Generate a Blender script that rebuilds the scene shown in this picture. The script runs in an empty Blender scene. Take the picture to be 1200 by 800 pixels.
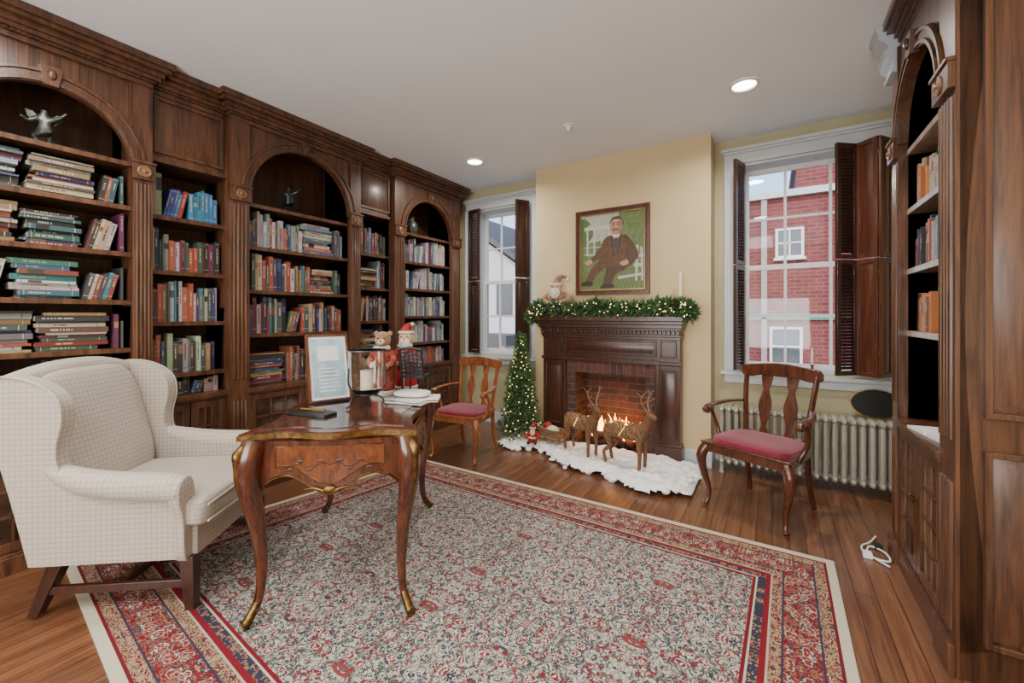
import bpy, math, random
import numpy as np
from mathutils import Vector, Matrix, Euler, noise
random.seed(7)
D=bpy.data; SC=bpy.context.scene
rad=math.radians
H=1.35; CEIL=2.97; YW=4.33; XL=-3.78; XR=1.01; YB=-2.6; YBR=4.05; XBL=-2.232; XBR=-.462
# ---------------------------------------------------------------- materials
def newmat(name):
    m=D.materials.new(name); m.use_nodes=True; nt=m.node_tree
    return m,nt,nt.nodes['Principled BSDF']
def N(nt,t,**k):
    n=nt.nodes.new(t)
    for a,b in k.items(): setattr(n,a,b)
    return n
def setin(nt,s,v):
    if isinstance(v,bpy.types.NodeSocket): nt.links.new(v,s)
    elif isinstance(v,(tuple,list)) and len(v)==3 and s.type=='RGBA': s.default_value=(*v,1)
    else: s.default_value=v
def MA(nt,op,a,b=None,c=None):
    n=N(nt,'ShaderNodeMath',operation=op)
    setin(nt,n.inputs[0],a)
    if b is not None: setin(nt,n.inputs[1],b)
    if c is not None: setin(nt,n.inputs[2],c)
    return n.outputs[0]
def MX(nt,f,a,b,blend='MIX'):
    n=N(nt,'ShaderNodeMix',data_type='RGBA',blend_type=blend)
    setin(nt,n.inputs[0],f); setin(nt,n.inputs[6],a); setin(nt,n.inputs[7],b)
    return n.outputs[2]
def coords(nt,scale=(1,1,1),kind='Object'):
    tc=N(nt,'ShaderNodeTexCoord'); mp=N(nt,'ShaderNodeMapping')
    mp.inputs['Scale'].default_value=scale
    nt.links.new(tc.outputs[kind],mp.inputs[0]); return mp.outputs[0]
def NZ(nt,vec,scale,detail=4,rough=.55,dist=0):
    n=N(nt,'ShaderNodeTexNoise'); nt.links.new(vec,n.inputs['Vector'])
    n.inputs['Scale'].default_value=scale; n.inputs['Detail'].default_value=detail
    n.inputs['Roughness'].default_value=rough; n.inputs['Distortion'].default_value=dist
    return n.outputs['Fac']
def RAMP(nt,f,stops,interp='LINEAR'):
    r=N(nt,'ShaderNodeValToRGB'); r.color_ramp.interpolation=interp
    e=r.color_ramp.elements
    while len(e)>1: e.remove(e[-1])
    e[0].position=stops[0][0]; e[0].color=(*stops[0][1],1)
    for p,c in stops[1:]:
        x=e.new(p); x.color=(*c,1)
    setin(nt,r.inputs[0],f); return r.outputs[0]
def BUMP(nt,b,h,strength=.3,dist=.01):
    n=N(nt,'ShaderNodeBump'); n.inputs['Strength'].default_value=strength; n.inputs['Distance'].default_value=dist
    nt.links.new(h,n.inputs['Height']); nt.links.new(n.outputs[0],b.inputs['Normal'])
def simple(name,col,rough=.5,metal=0,var=.12,scale=15,bump=0,bscale=80,coat=0,emis=0,ecol=None,sheen=0,spec=None):
    m,nt,b=newmat(name)
    v=coords(nt); f=NZ(nt,v,scale)
    lo=tuple(c*(1-var) for c in col); hi=tuple(min(1,c*(1+var)) for c in col)
    nt.links.new(RAMP(nt,f,[(.3,lo),(.7,hi)]),b.inputs['Base Color'])
    b.inputs['Roughness'].default_value=rough; b.inputs['Metallic'].default_value=metal
    b.inputs['Coat Weight'].default_value=coat; b.inputs['Sheen Weight'].default_value=sheen
    if spec is not None: b.inputs['Specular IOR Level'].default_value=spec
    if bump: BUMP(nt,b,NZ(nt,v,bscale,6),bump,.006)
    if emis:
        b.inputs['Emission Color'].default_value=(*(ecol or col),1); b.inputs['Emission Strength'].default_value=emis
    return m
def wood(name,c1,c2,grain=(22,22,1.6),rough=.35,coat=.25,dist=1.2,scale=1.0,bump=.12):
    m,nt,b=newmat(name)
    v=coords(nt,grain); f=NZ(nt,v,scale,8,.62,dist)
    v2=coords(nt,(grain[0]*5,grain[1]*5,grain[2]*3)); g=NZ(nt,v2,1.0,4,.6,.3)
    f2=MA(nt,'ADD',MA(nt,'MULTIPLY',f,.72),MA(nt,'MULTIPLY',g,.28))
    mid=tuple((a+b_)/2 for a,b_ in zip(c1,c2))
    nt.links.new(RAMP(nt,f2,[(.36,c1),(.5,mid),(.62,c2)]),b.inputs['Base Color'])
    b.inputs['Roughness'].default_value=rough; b.inputs['Coat Weight'].default_value=coat
    b.inputs['Coat Roughness'].default_value=.2
    BUMP(nt,b,f2,bump,.004)
    return m
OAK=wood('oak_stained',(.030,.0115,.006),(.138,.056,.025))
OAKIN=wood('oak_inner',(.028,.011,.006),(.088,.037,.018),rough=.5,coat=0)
SHELFL=wood('lit_shelf_wood',(.16,.10,.07),(.36,.27,.20),rough=.3)  # light caught by the shelf fronts is put into this paler wood
MAHOG=wood('mantel_wood',(.026,.009,.005),(.085,.029,.014),rough=.3)
SHUT=wood('shutter_wood',(.020,.008,.006),(.06,.022,.014),rough=.35)
SHUTR=wood('shutter_wood_red',(.045,.013,.008),(.13,.040,.018),rough=.3)
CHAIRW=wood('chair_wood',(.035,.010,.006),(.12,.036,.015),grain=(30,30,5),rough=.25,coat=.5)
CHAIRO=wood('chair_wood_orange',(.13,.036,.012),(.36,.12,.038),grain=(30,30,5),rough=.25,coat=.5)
DESKW=wood('desk_wood',(.026,.007,.004),(.125,.030,.011),grain=(14,14,5),rough=.18,coat=.7)
DESKL=wood('desk_marquetry',(.065,.017,.006),(.19,.055,.018),grain=(30,30,12),rough=.18,coat=.7)
LEGW=wood('dark_leg_wood',(.022,.008,.006),(.06,.02,.013),grain=(30,30,5),rough=.3)
BRASS=simple('antique_brass',(.17,.10,.036),.35,1,var=.5,scale=40,bump=.3,bscale=60)
GOLD=simple('gold',(.6,.38,.13),.3,1)
BLACK=simple('black_iron',(.02,.02,.022),.4,.3)
TRIMW=simple('trim_paint',(.56,.59,.61),.4,var=.03)
WALLM=simple('wall_paint',(.60,.465,.265),.75,var=.04,scale=3,bump=.04,bscale=200)
WALLG=simple('wall_paint_pale',(.47,.42,.26),.75,var=.04,scale=3,bump=.04,bscale=200)
CEILM=simple('ceiling_paint',(.83,.87,.92),.85,var=.015,scale=2)
RED=simple('crimson_velvet',(.20,.007,.030),.75,var=.35,scale=8,sheen=.3)
WHITE=simple('white_paint',(.8,.8,.78),.5,var=.03)
RADM=simple('radiator_paint',(.42,.40,.33),.35,.25,var=.1)
SNOW=simple('cotton_snow',(.85,.85,.85),.95,var=.05,bump=.8,bscale=60)
WAX=simple('wax',(.85,.80,.66),.5,var=.03)
WICK=simple('grapevine',(.17,.085,.04),.8,var=.6,scale=90,bump=1,bscale=140)
VINE=simple('vine_twig',(.27,.15,.07),.8,var=.4,scale=60)
NEED1=simple('pine_green',(.032,.095,.03),.7,var=.5,scale=30)
NEED2=simple('pine_light',(.09,.17,.06),.7,var=.5,scale=30)
BERRY=simple('berry_red',(.4,.02,.02),.3)
BULB=simple('fairy_bulb',(1,.8,.45),.4,emis=6,ecol=(1,.66,.28))
LAMP=simple('lamp_lens',(1,.98,.95),.4,emis=14,ecol=(1,.98,.95))
FUR=simple('teddy_fur',(.26,.14,.065),.95,var=.4,scale=60,bump=1,bscale=150,sheen=.5)
FURW=simple('white_fur',(.62,.56,.48),.95,var=.3,scale=60,bump=1,bscale=120)
CLOTHR=simple('red_cloth',(.34,.016,.016),.85,var=.3)
PLAID=simple('plaid_cloth',(.26,.045,.025),.85,var=.9,scale=45)
SKIN=simple('doll_skin',(.60,.34,.24),.6)
PAPER=simple('paper',(.70,.69,.66),.7,var=.05)
PAPERB=simple('document_print',(.33,.45,.54),.4,var=.35,scale=10)
GREEN=simple('dark_enamel',(.010,.012,.010),.25)
PEWTER=simple('pewter',(.09,.092,.09),.4,.6,var=.6,scale=30)
LOG=simple('charred_log',(.07,.035,.02),.9,var=.6,scale=30,bump=1)
FLAME=simple('flame',(1,.35,.05),.5,emis=9,ecol=(1,.28,.035))
FLAMEY=simple('flame_core',(1,.7,.2),.5,emis=12,ecol=(1,.55,.12))
PLAST=simple('white_plastic',(.8,.8,.8),.4)
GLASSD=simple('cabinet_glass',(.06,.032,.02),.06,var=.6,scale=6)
GLASSR=simple('cabinet_glass_pale',(.26,.22,.18),.08,var=.5,scale=7)  # brighter pane reflections put into the base colour
def mk_attr(name,rough,hsv=1.0):
    m,nt,b=newmat(name); a=N(nt,'ShaderNodeAttribute',attribute_name='Col')
    hs=N(nt,'ShaderNodeHueSaturation'); hs.inputs['Saturation'].default_value=hsv; nt.links.new(a.outputs['Color'],hs.inputs['Color'])
    f=NZ(nt,coords(nt),90,3); nt.links.new(MX(nt,1.0,hs.outputs[0],RAMP(nt,f,[(.3,(.82,.82,.82)),(.7,(1,1,1))]),'MULTIPLY'),b.inputs['Base Color']); b.inputs['Roughness'].default_value=rough; return m
BOOKM=mk_attr('book_covers',.45,.95); PAINTM=mk_attr('oil_paint',.4)
def glass():
    m,nt,b=newmat('clear_glass'); b.inputs['Base Color'].default_value=(1,1,1,1)
    b.inputs['Roughness'].default_value=.02; b.inputs['Transmission Weight'].default_value=1; b.inputs['IOR'].default_value=1.45; return m
GLASS=glass()
def pane():
    m,nt,b=newmat('window_glass'); out=[n for n in nt.nodes if n.type=='OUTPUT_MATERIAL'][0]
    t=N(nt,'ShaderNodeBsdfTransparent'); g=N(nt,'ShaderNodeBsdfGlossy'); g.inputs['Roughness'].default_value=.03
    mx=N(nt,'ShaderNodeMixShader'); mx.inputs[0].default_value=.03
    nt.links.new(t.outputs[0],mx.inputs[1]); nt.links.new(g.outputs[0],mx.inputs[2]); nt.links.new(mx.outputs[0],out.inputs[0]); return m
PANE=pane()
def floor_mat():
    m,nt,b=newmat('hardwood_floor'); tc=N(nt,'ShaderNodeTexCoord'); sp=N(nt,'ShaderNodeSeparateXYZ'); nt.links.new(tc.outputs['Object'],sp.inputs[0])
    x,y=sp.outputs[0],sp.outputs[1]
    cb=N(nt,'ShaderNodeCombineXYZ'); nt.links.new(y,cb.inputs[0]); nt.links.new(x,cb.inputs[1])
    br=N(nt,'ShaderNodeTexBrick'); br.offset=.37; nt.links.new(cb.outputs[0],br.inputs[0])
    br.inputs['Scale'].default_value=1; br.inputs['Brick Width'].default_value=1.6; br.inputs['Row Height'].default_value=.085
    br.inputs['Mortar Size'].default_value=.0018; br.inputs['Mortar Smooth'].default_value=0; br.inputs['Bias'].default_value=0
    br.inputs['Color1'].default_value=(0,0,0,1); br.inputs['Color2'].default_value=(1,1,1,1); br.inputs['Mortar'].default_value=(0,0,0,1)
    v=coords(nt,(30,1.6,1)); f=NZ(nt,v,1.0,8,.62,1.0)
    base=RAMP(nt,f,[(.33,(.115,.045,.021)),(.52,(.19,.078,.036)),(.68,(.26,.12,.058))])
    tone=RAMP(nt,br.outputs['Color'],[(0,(.72,.72,.72)),(1,(1.0,1.0,1.0))])
    c=MX(nt,1.0,base,tone,'MULTIPLY'); c=MX(nt,br.outputs['Fac'],c,(.025,.01,.005))
    nt.links.new(c,b.inputs['Base Color'])
    b.inputs['Roughness'].default_value=.32; b.inputs['Coat Weight'].default_value=.3; b.inputs['Coat Roughness'].default_value=.22
    BUMP(nt,b,MA(nt,'SUBTRACT',f,br.outputs['Fac']),.12,.003); return m
def brick_mat(name,c1,c2,mortar,bw=.20,rh=.065,ms=.005):
    m,nt,b=newmat(name); tc=N(nt,'ShaderNodeTexCoord'); sp=N(nt,'ShaderNodeSeparateXYZ'); nt.links.new(tc.outputs['Object'],sp.inputs[0])
    cb=N(nt,'ShaderNodeCombineXYZ'); nt.links.new(MA(nt,'ADD',sp.outputs[0],sp.outputs[1]),cb.inputs[0]); nt.links.new(sp.outputs[2],cb.inputs[1])
    br=N(nt,'ShaderNodeTexBrick'); nt.links.new(cb.outputs[0],br.inputs[0]); br.inputs['Scale'].default_value=1
    br.inputs['Brick Width'].default_value=bw; br.inputs['Row Height'].default_value=rh; br.inputs['Mortar Size'].default_value=ms
    br.inputs['Color1'].default_value=(*c1,1); br.inputs['Color2'].default_value=(*c2,1); br.inputs['Mortar'].default_value=(*mortar,1)
    f=NZ(nt,tc.outputs['Object'],25 if bw<.25 else 3); c=MX(nt,.5,br.outputs['Color'],RAMP(nt,f,[(.3,(.4,.4,.4)),(.7,(1,1,1))]),'MULTIPLY')
    nt.links.new(c,b.inputs['Base Color']); b.inputs['Roughness'].default_value=.85
    BUMP(nt,b,MA(nt,'SUBTRACT',1.0,br.outputs['Fac']),.6,.006); return m
BRICK=brick_mat('fireplace_brick',(.13,.05,.038),(.06,.03,.026),(.12,.105,.09))
BRICKV=brick_mat('soldier_brick',(.15,.055,.042),(.08,.035,.03),(.13,.11,.09),.066,.3)
FACADE=brick_mat('painted_brick_facade',(.25,.050,.055),(.16,.030,.036),(.28,.11,.10),.30,.10,.012)
FACADE2=simple('white_siding',(.60,.62,.65),.7)
def fabric():
    m,nt,b=newmat('checked_upholstery'); tc=N(nt,'ShaderNodeTexCoord'); sp=N(nt,'ShaderNodeSeparateXYZ'); nt.links.new(tc.outputs['Object'],sp.inputs[0])
    sn=N(nt,'ShaderNodeSeparateXYZ'); nt.links.new(tc.outputs['Normal'],sn.inputs[0])
    tot=None
    for i in range(3):
        fr=MA(nt,'FRACT',MA(nt,'MULTIPLY',sp.outputs[i],46.0)); ln=MA(nt,'LESS_THAN',fr,.14)
        ok=MA(nt,'LESS_THAN',MA(nt,'ABSOLUTE',sn.outputs[i]),.62); ln=MA(nt,'MULTIPLY',ln,ok)
        tot=ln if tot is None else MA(nt,'MAXIMUM',tot,ln)
    f=NZ(nt,tc.outputs['Object'],300,2)
    base=RAMP(nt,f,[(.3,(.40,.35,.285)),(.7,(.49,.44,.37))])
    nt.links.new(MX(nt,MA(nt,'MULTIPLY',tot,.55),base,(.17,.16,.18)),b.inputs['Base Color'])
    b.inputs['Roughness'].default_value=.9; b.inputs['Sheen Weight'].default_value=.15; BUMP(nt,b,f,.2,.002); return m
FABRIC=fabric()
def rug_mat(W,Hh):
    m,nt,b=newmat('persian_rug_wool'); uv=N(nt,'ShaderNodeUVMap'); uv.uv_map='UVMap'
    sp=N(nt,'ShaderNodeSeparateXYZ'); nt.links.new(uv.outputs[0],sp.inputs[0]); u,v=sp.outputs[0],sp.outputs[1]
    du=MA(nt,'MINIMUM',u,MA(nt,'SUBTRACT',W,u)); dv=MA(nt,'MINIMUM',v,MA(nt,'SUBTRACT',Hh,v)); d=MA(nt,'MINIMUM',du,dv)
    pu=MA(nt,'PINGPONG',u,.41); pv=MA(nt,'PINGPONG',v,.37)
    cb=N(nt,'ShaderNodeCombineXYZ'); nt.links.new(pu,cb.inputs[0]); nt.links.new(pv,cb.inputs[1]); P=cb.outputs[0]
    n3=NZ(nt,P,34,2,.5,1.0); n4=NZ(nt,P,46,1,.5,0)
    cw=N(nt,'ShaderNodeCombineXYZ'); nt.links.new(MA(nt,'ADD',pu,MA(nt,'MULTIPLY',MA(nt,'SUBTRACT',n3,.5),.05)),cw.inputs[0]); nt.links.new(MA(nt,'ADD',pv,MA(nt,'MULTIPLY',MA(nt,'SUBTRACT',n4,.5),.05)),cw.inputs[1])
    def vor(scale,vec=P,rnd=.9):
        n=N(nt,'ShaderNodeTexVoronoi'); n.inputs['Scale'].default_value=scale; n.inputs['Randomness'].default_value=rnd
        n.voronoi_dimensions='2D'; nt.links.new(vec,n.inputs['Vector']); return n.outputs['Distance'],n.outputs['Color']
    def band(x,lo,hi): return MA(nt,'MULTIPLY',MA(nt,'GREATER_THAN',x,lo),MA(nt,'LESS_THAN',x,hi))
    cream=(.47,.44,.37); dark=(.035,.042,.062); red=(.17,.009,.018); rose=(.20,.045,.045); sage=(.13,.135,.12); tan=(.34,.24,.13)
    n1=NZ(nt,P,9,2,.5,1.2); n2=NZ(nt,P,17,2,.5,1.8); n5=NZ(nt,P,24,2,.5,1.8)
    c=RAMP(nt,NZ(nt,uv.outputs[0],140,2),[(.3,(.37,.35,.295)),(.7,(.53,.50,.43))])
    def line(n,w,c0=.5): return MA(nt,'LESS_THAN',MA(nt,'ABSOLUTE',MA(nt,'SUBTRACT',n,c0)),w)
    l1=line(n1,.012);l2=line(n2,.020);l3=line(n3,.030,.53);l5=line(n5,.022,.46)
    d2,k2=vor(40,cw.outputs[0]); s2=N(nt,'ShaderNodeSeparateXYZ'); nt.links.new(k2,s2.inputs[0])
    c=MX(nt,MA(nt,'MULTIPLY',MA(nt,'LESS_THAN',d2,.34),MA(nt,'GREATER_THAN',s2.outputs[0],.42)),c,sage)
    c=MX(nt,l3,c,sage); c=MX(nt,l5,c,dark); c=MX(nt,l2,c,dark); c=MX(nt,l1,c,rose)
    c=MX(nt,MA(nt,'MULTIPLY',MA(nt,'LESS_THAN',d2,.30),MA(nt,'GREATER_THAN',s2.outputs[1],.74)),c,(.17,.022,.03))
    d1,k1=vor(15,cw.outputs[0]); s1=N(nt,'ShaderNodeSeparateXYZ'); nt.links.new(k1,s1.inputs[0])
    pick=MA(nt,'GREATER_THAN',s1.outputs[0],.45); d1w=d1
    c=MX(nt,MA(nt,'MULTIPLY',band(d1w,-1,.37),pick),c,dark); c=MX(nt,MA(nt,'MULTIPLY',band(d1w,-1,.31),pick),c,cream)
    c=MX(nt,MA(nt,'MULTIPLY',band(d1w,-1,.21),pick),c,MX(nt,MA(nt,'GREATER_THAN',s1.outputs[1],.5),(.18,.022,.03),(.05,.065,.10))); c=MX(nt,MA(nt,'MULTIPLY',band(d1w,-1,.10),pick),c,cream)
    flor=MX(nt,l2,red,tan); flor=MX(nt,l5,flor,(.05,.05,.08)); flor=MX(nt,l3,flor,(.26,.10,.07))
    flor=MX(nt,band(d1w,-1,.42),flor,(.04,.04,.06)); flor=MX(nt,band(d1w,-1,.36),flor,cream); flor=MX(nt,band(d1w,-1,.29),flor,(.20,.03,.035)); flor=MX(nt,band(d1w,-1,.13),flor,tan)
    fc=MX(nt,l3,tan,dark); fc=MX(nt,MA(nt,'LESS_THAN',d2,.36),fc,red); fc=MX(nt,MA(nt,'LESS_THAN',d2,.16),fc,cream)
    fd=MX(nt,MA(nt,'LESS_THAN',d2,.34),(.035,.035,.06),tan); fd=MX(nt,MA(nt,'LESS_THAN',d2,.2),fd,red)
    bands=[(.0,(.52,.475,.37)),(.04,(.14,.014,.022)),(.052,fc),(.10,(.04,.035,.06)),(.108,flor),(.235,(.04,.035,.06)),(.243,fc),(.285,(.40,.36,.28)),(.293,(.18,.012,.022)),(.315,fd),(.35,cream),(.358,(.16,.012,.02)),(.372,None)]
    out=c
    for i,(p,col) in enumerate(bands[:-1]):
        out=MX(nt,band(d,p if i else -1,bands[i+1][0]),out,col)
    nt.links.new(out,b.inputs['Base Color']); b.inputs['Roughness'].default_value=.95
    b.inputs['Specular IOR Level'].default_value=.15
    BUMP(nt,b,NZ(nt,uv.outputs[0],260,3),.5,.004); return m
# ---------------------------------------------------------------- mesh builder
class MB:
    def __init__(s): s.v=[];s.f=[];s.mi=[];s.cols=[];s.mats=[];s.M=Matrix()
    def add(s,vs,fs,mat,col=(1,1,1)):
        o=len(s.v); M=s.M
        s.v+= [tuple(M@Vector(p)) for p in vs]
        if mat not in s.mats: s.mats.append(mat)
        k=s.mats.index(mat)
        for f in fs: s.f.append([i+o for i in f]); s.mi.append(k); s.cols.append(col)
    def box(s,x0,x1,y0,y1,z0,z1,mat,col=(1,1,1)):
        s.add([(x0,y0,z0),(x1,y0,z0),(x1,y1,z0),(x0,y1,z0),(x0,y0,z1),(x1,y0,z1),(x1,y1,z1),(x0,y1,z1)],
              [(3,2,1,0),(4,5,6,7),(0,1,5,4),(1,2,6,5),(2,3,7,6),(3,0,4,7)],mat,col)
    def prism(s,poly,axis,a0,a1,mat):
        n=len(poly)
        def P(p,a): return {'x':(a,p[0],p[1]),'y':(p[0],a,p[1]),'z':(p[0],p[1],a)}[axis]
        ar=sum(poly[i][0]*poly[(i+1)%n][1]-poly[(i+1)%n][0]*poly[i][1] for i in range(n))
        if (ar<0)!=(axis=='y'): poly=poly[::-1]
        vs=[P(p,a0) for p in poly]+[P(p,a1) for p in poly]
        fs=[tuple(range(n-1,-1,-1)),tuple(range(n,2*n))]+[(i,(i+1)%n,n+(i+1)%n,n+i) for i in range(n)]
        if a1<a0: fs=[f[::-1] for f in fs]
        s.add(vs,fs,mat)
    def frame(s,x0,x1,z0,z1,y0,y1,w,mat):
        s.box(x0,x0+w,y0,y1,z0,z1,mat); s.box(x1-w,x1,y0,y1,z0,z1,mat); s.box(x0+w,x1-w,y0,y1,z0,z0+w,mat); s.box(x0+w,x1-w,y0,y1,z1-w,z1,mat)
    def panel(s,x0,x1,z0,z1,y,mat,rise=.015,bev=.03):
        vs=[(x0,y,z0),(x1,y,z0),(x1,y,z1),(x0,y,z1),(x0+bev,y-rise,z0+bev),(x1-bev,y-rise,z0+bev),(x1-bev,y-rise,z1-bev),(x0+bev,y-rise,z1-bev)]
        s.add(vs,[(4,5,6,7),(0,1,5,4),(1,2,6,5),(2,3,7,6),(3,0,4,7)],mat)
    def tube(s,path,r,mat,n=8,ell=(1,1),smoothp=0,up=None):
        path=[Vector(p) for p in path]; 
        if not isinstance(r,(list,tuple)): r=[r]*len(path)
        if smoothp:
            np_,nr=[],[]
            for i in range(len(path)-1):
                p0=path[max(i-1,0)];p1=path[i];p2=path[i+1];p3=path[min(i+2,len(path)-1)]
                for k in range(smoothp):
                    t=k/smoothp; np_.append(.5*((2*p1)+(p2-p0)*t+(2*p0-5*p1+4*p2-p3)*t*t+(3*p1-p0-3*p2+p3)*t**3)); nr.append(r[i]*(1-t)+r[i+1]*t)
            np_.append(path[-1]); nr.append(r[-1]); path,r=np_,nr
        vs=[];nrm=None; m=len(path)
        for i,p in enumerate(path):
            t=(path[min(i+1,m-1)]-path[max(i-1,0)])
            if t.length<1e-9: t=Vector((0,0,1))
            t.normalize()
            if nrm is None:
                a=Vector(up) if up else (Vector((0,0,1)) if abs(t.z)<.9 else Vector((1,0,0)))
                nrm=(a-t*a.dot(t)).normalized()
            else:
                nrm=(nrm-t*nrm.dot(t)).normalized()
            bn=t.cross(nrm)
            for k in range(n):
                an=2*math.pi*k/n; vs.append(p+nrm*math.cos(an)*r[i]*ell[0]+bn*math.sin(an)*r[i]*ell[1])
        fs=[]
        for i in range(m-1):
            for k in range(n): fs.append((i*n+k,i*n+(k+1)%n,(i+1)*n+(k+1)%n,(i+1)*n+k))
        fs.append(tuple(range(n-1,-1,-1))); fs.append(tuple((m-1)*n+k for k in range(n)))
        s.add(vs,fs,mat)
    def lathe(s,prof,c,mat,n=20,axis='z'):
        vs=[];m=len(prof)
        for r,z in prof:
            for k in range(n):
                a=2*math.pi*k/n
                p=(r*math.cos(a),r*math.sin(a),z)
                if axis=='y': p=(p[0],p[2],p[1])
                if axis=='x': p=(p[2],p[0],p[1])
                vs.append((c[0]+p[0],c[1]+p[1],c[2]+p[2]))
        fs=[(i*n+k,i*n+(k+1)%n,(i+1)*n+(k+1)%n,(i+1)*n+k) for i in range(m-1) for k in range(n)]
        fs.append(tuple(range(n-1,-1,-1))); fs.append(tuple((m-1)*n+k for k in range(n)))
        if axis=='y': fs=[f[::-1] for f in fs]
        s.add(vs,fs,mat)
    def ell(s,c,r,mat,e=1.0,nu=20,nv=12,rot=None):
        if not isinstance(r,(tuple,list)): r=(r,r,r)
        def sp(a): return math.copysign(abs(a)**e,a)
        vs=[];R=rot.to_matrix() if rot else None
        for j in range(1,nv):
            ph=-math.pi/2+math.pi*j/nv
            for k in range(nu):
                th=2*math.pi*k/nu
                p=Vector((r[0]*sp(math.cos(ph))*sp(math.cos(th)),r[1]*sp(math.cos(ph))*sp(math.sin(th)),r[2]*sp(math.sin(ph))))
                vs.append(p)
        vs.append(Vector((0,0,-r[2])));vs.append(Vector((0,0,r[2])))
        if R: vs=[R@p for p in vs]
        vs=[p+Vector(c) for p in vs]
        fs=[(j*nu+k,j*nu+(k+1)%nu,(j+1)*nu+(k+1)%nu,(j+1)*nu+k) for j in range(nv-2) for k in range(nu)]
        b=len(vs)-2
        fs+=[(b,(k+1)%nu,k) for k in range(nu)]+[(b+1,(nv-2)*nu+k,(nv-2)*nu+(k+1)%nu) for k in range(nu)]
        s.add(vs,fs,mat)
    def build(s,name,M=None,bevel=0,seg=2,ang=38,smooth=True):
        me=D.meshes.new(name); me.from_pydata(s.v,[],s.f); me.update()
        for m in s.mats: me.materials.append(m)
        me.polygons.foreach_set('material_index',s.mi)
        ca=me.color_attributes.new('Col','FLOAT_COLOR','CORNER'); buf=[]
        for f,c in zip(s.f,s.cols): buf+=[c[0],c[1],c[2],1]*len(f)
        ca.data.foreach_set('color',buf)
        if smooth:
            me.polygons.foreach_set('use_smooth',[True]*len(s.f)); me.set_sharp_from_angle(angle=rad(ang))
        o=D.objects.new(name,me); SC.collection.objects.link(o)
        if M: o.matrix_world=M
        if bevel:
            b=o.modifiers.new('Bevel','BEVEL'); b.width=bevel; b.segments=seg; b.limit_method='ANGLE'; b.angle_limit=rad(40)
        return o
def place(x,y,z=0,deg=0): return Matrix.Translation((x,y,z))@Matrix.Rotation(rad(deg),4,'Z')
def cr(pts,n=6,closed=False):
    out=[];m=len(pts)
    rng=range(m) if closed else range(m-1)
    for i in rng:
        g=(lambda j:pts[j%m]) if closed else (lambda j:pts[min(max(j,0),m-1)])
        p0,p1,p2,p3=g(i-1),g(i),g(i+1),g(i+2)
        for k in range(n):
            t=k/n
            out.append(tuple(.5*(2*b+(c-a)*t+(2*a-5*b+4*c-d)*t*t+(3*b-a-3*c+d)*t**3) for a,b,c,d in zip(p0,p1,p2,p3)))
    if not closed: out.append(pts[-1])
    return out
def skin_into(mb,pts,edges,radii,mat,sub=2):
    me=D.meshes.new('tmp'); me.from_pydata(pts,edges,[]); me.update(); o=D.objects.new('tmp',me); SC.collection.objects.link(o)
    o.modifiers.new('S','SKIN')
    for i,r in enumerate(radii): me.skin_vertices[0].data[i].radius=(r,r)
    me.skin_vertices[0].data[0].use_root=True
    s=o.modifiers.new('B','SUBSURF'); s.levels=sub; s.render_levels=sub
    dg=bpy.context.evaluated_depsgraph_get(); dg.update(); ev=o.evaluated_get(dg); m2=ev.to_mesh()
    vs=[v.co.copy() for v in m2.vertices]; fs=[tuple(p.vertices) for p in m2.polygons]
    mb.add(vs,fs,mat); ev.to_mesh_clear(); D.objects.remove(o); D.meshes.remove(me)
# ---------------------------------------------------------------- room shell
mb=MB(); mb.box(XL-.3,XR+.3,YB-.3,YW+.4,-.15,0,floor_mat()); mb.build('floor')
mb=MB(); mb.box(XL-.3,XR+.3,YB-.3,YW+.4,CEIL,CEIL+.2,CEILM); mb.build('ceiling')
mb=MB(); mb.box(XL-.2,XL,YB,YW,0,CEIL,WALLM); mb.build('wall_left')
mb=MB(); mb.box(XR,XR+.2,YB,YW,0,CEIL,WALLM); mb.build('wall_right')
mb=MB(); mb.box(XL-.2,XR+.2,YB-.2,YB,0,CEIL,WALLM); mb.build('wall_back')
W1=(-3.30,-2.46,.86,2.72); W2=(-.25,.78,.86,2.74)
mb=MB(); y0,y1=YW,YW+.32
mb.box(XL-.2,W1[0],y0,y1,0,CEIL,WALLG); mb.box(W1[1],W2[0],y0,y1,0,CEIL,WALLG); mb.box(W2[1],XR+.2,y0,y1,0,CEIL,WALLG)
for w in (W1,W2):
    mb.box(w[0],w[1],y0,y1,0,w[2],WALLG); mb.box(w[0],w[1],y0,y1,w[3],CEIL,WALLG)
mb.build('wall_far')
FX0,FX1,FZ=-1.842,-.881,.917; HX0,HX1,HZ=-1.715,-1.01,.775
mb=MB()
mb.box(XBL,FX0,YBR,YW,0,CEIL,WALLM); mb.box(FX1,XBR,YBR,YW,0,CEIL,WALLM); mb.box(FX0,FX1,YBR,YW,FZ,CEIL,WALLM)
mb.build('wall_chimney_breast')
mb=MB(); bz=.14
for (a,b_,c,d_) in [(XBL-.012,XBL,YBR,YW),(XBL-.012,-2.09,YBR-.02,YBR),(-.68,XBR+.012,YBR-.02,YBR),(XBR,XBR+.012,YBR,YW),(XL,XBL,YW-.02,YW),(XBR,XR,YW-.02,YW)]:
    mb.box(a,b_,c,d_,0,bz,TRIMW); 
    if b_-a>.1: mb.box(a,b_,c-.008,d_,0,.03,TRIMW)
mb.build('baseboard_far',bevel=.004)
mb=MB(); mb.box(XR-.02,XR,YB,2.17,0,bz,TRIMW); mb.build('baseboard_right',bevel=.004)
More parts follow.
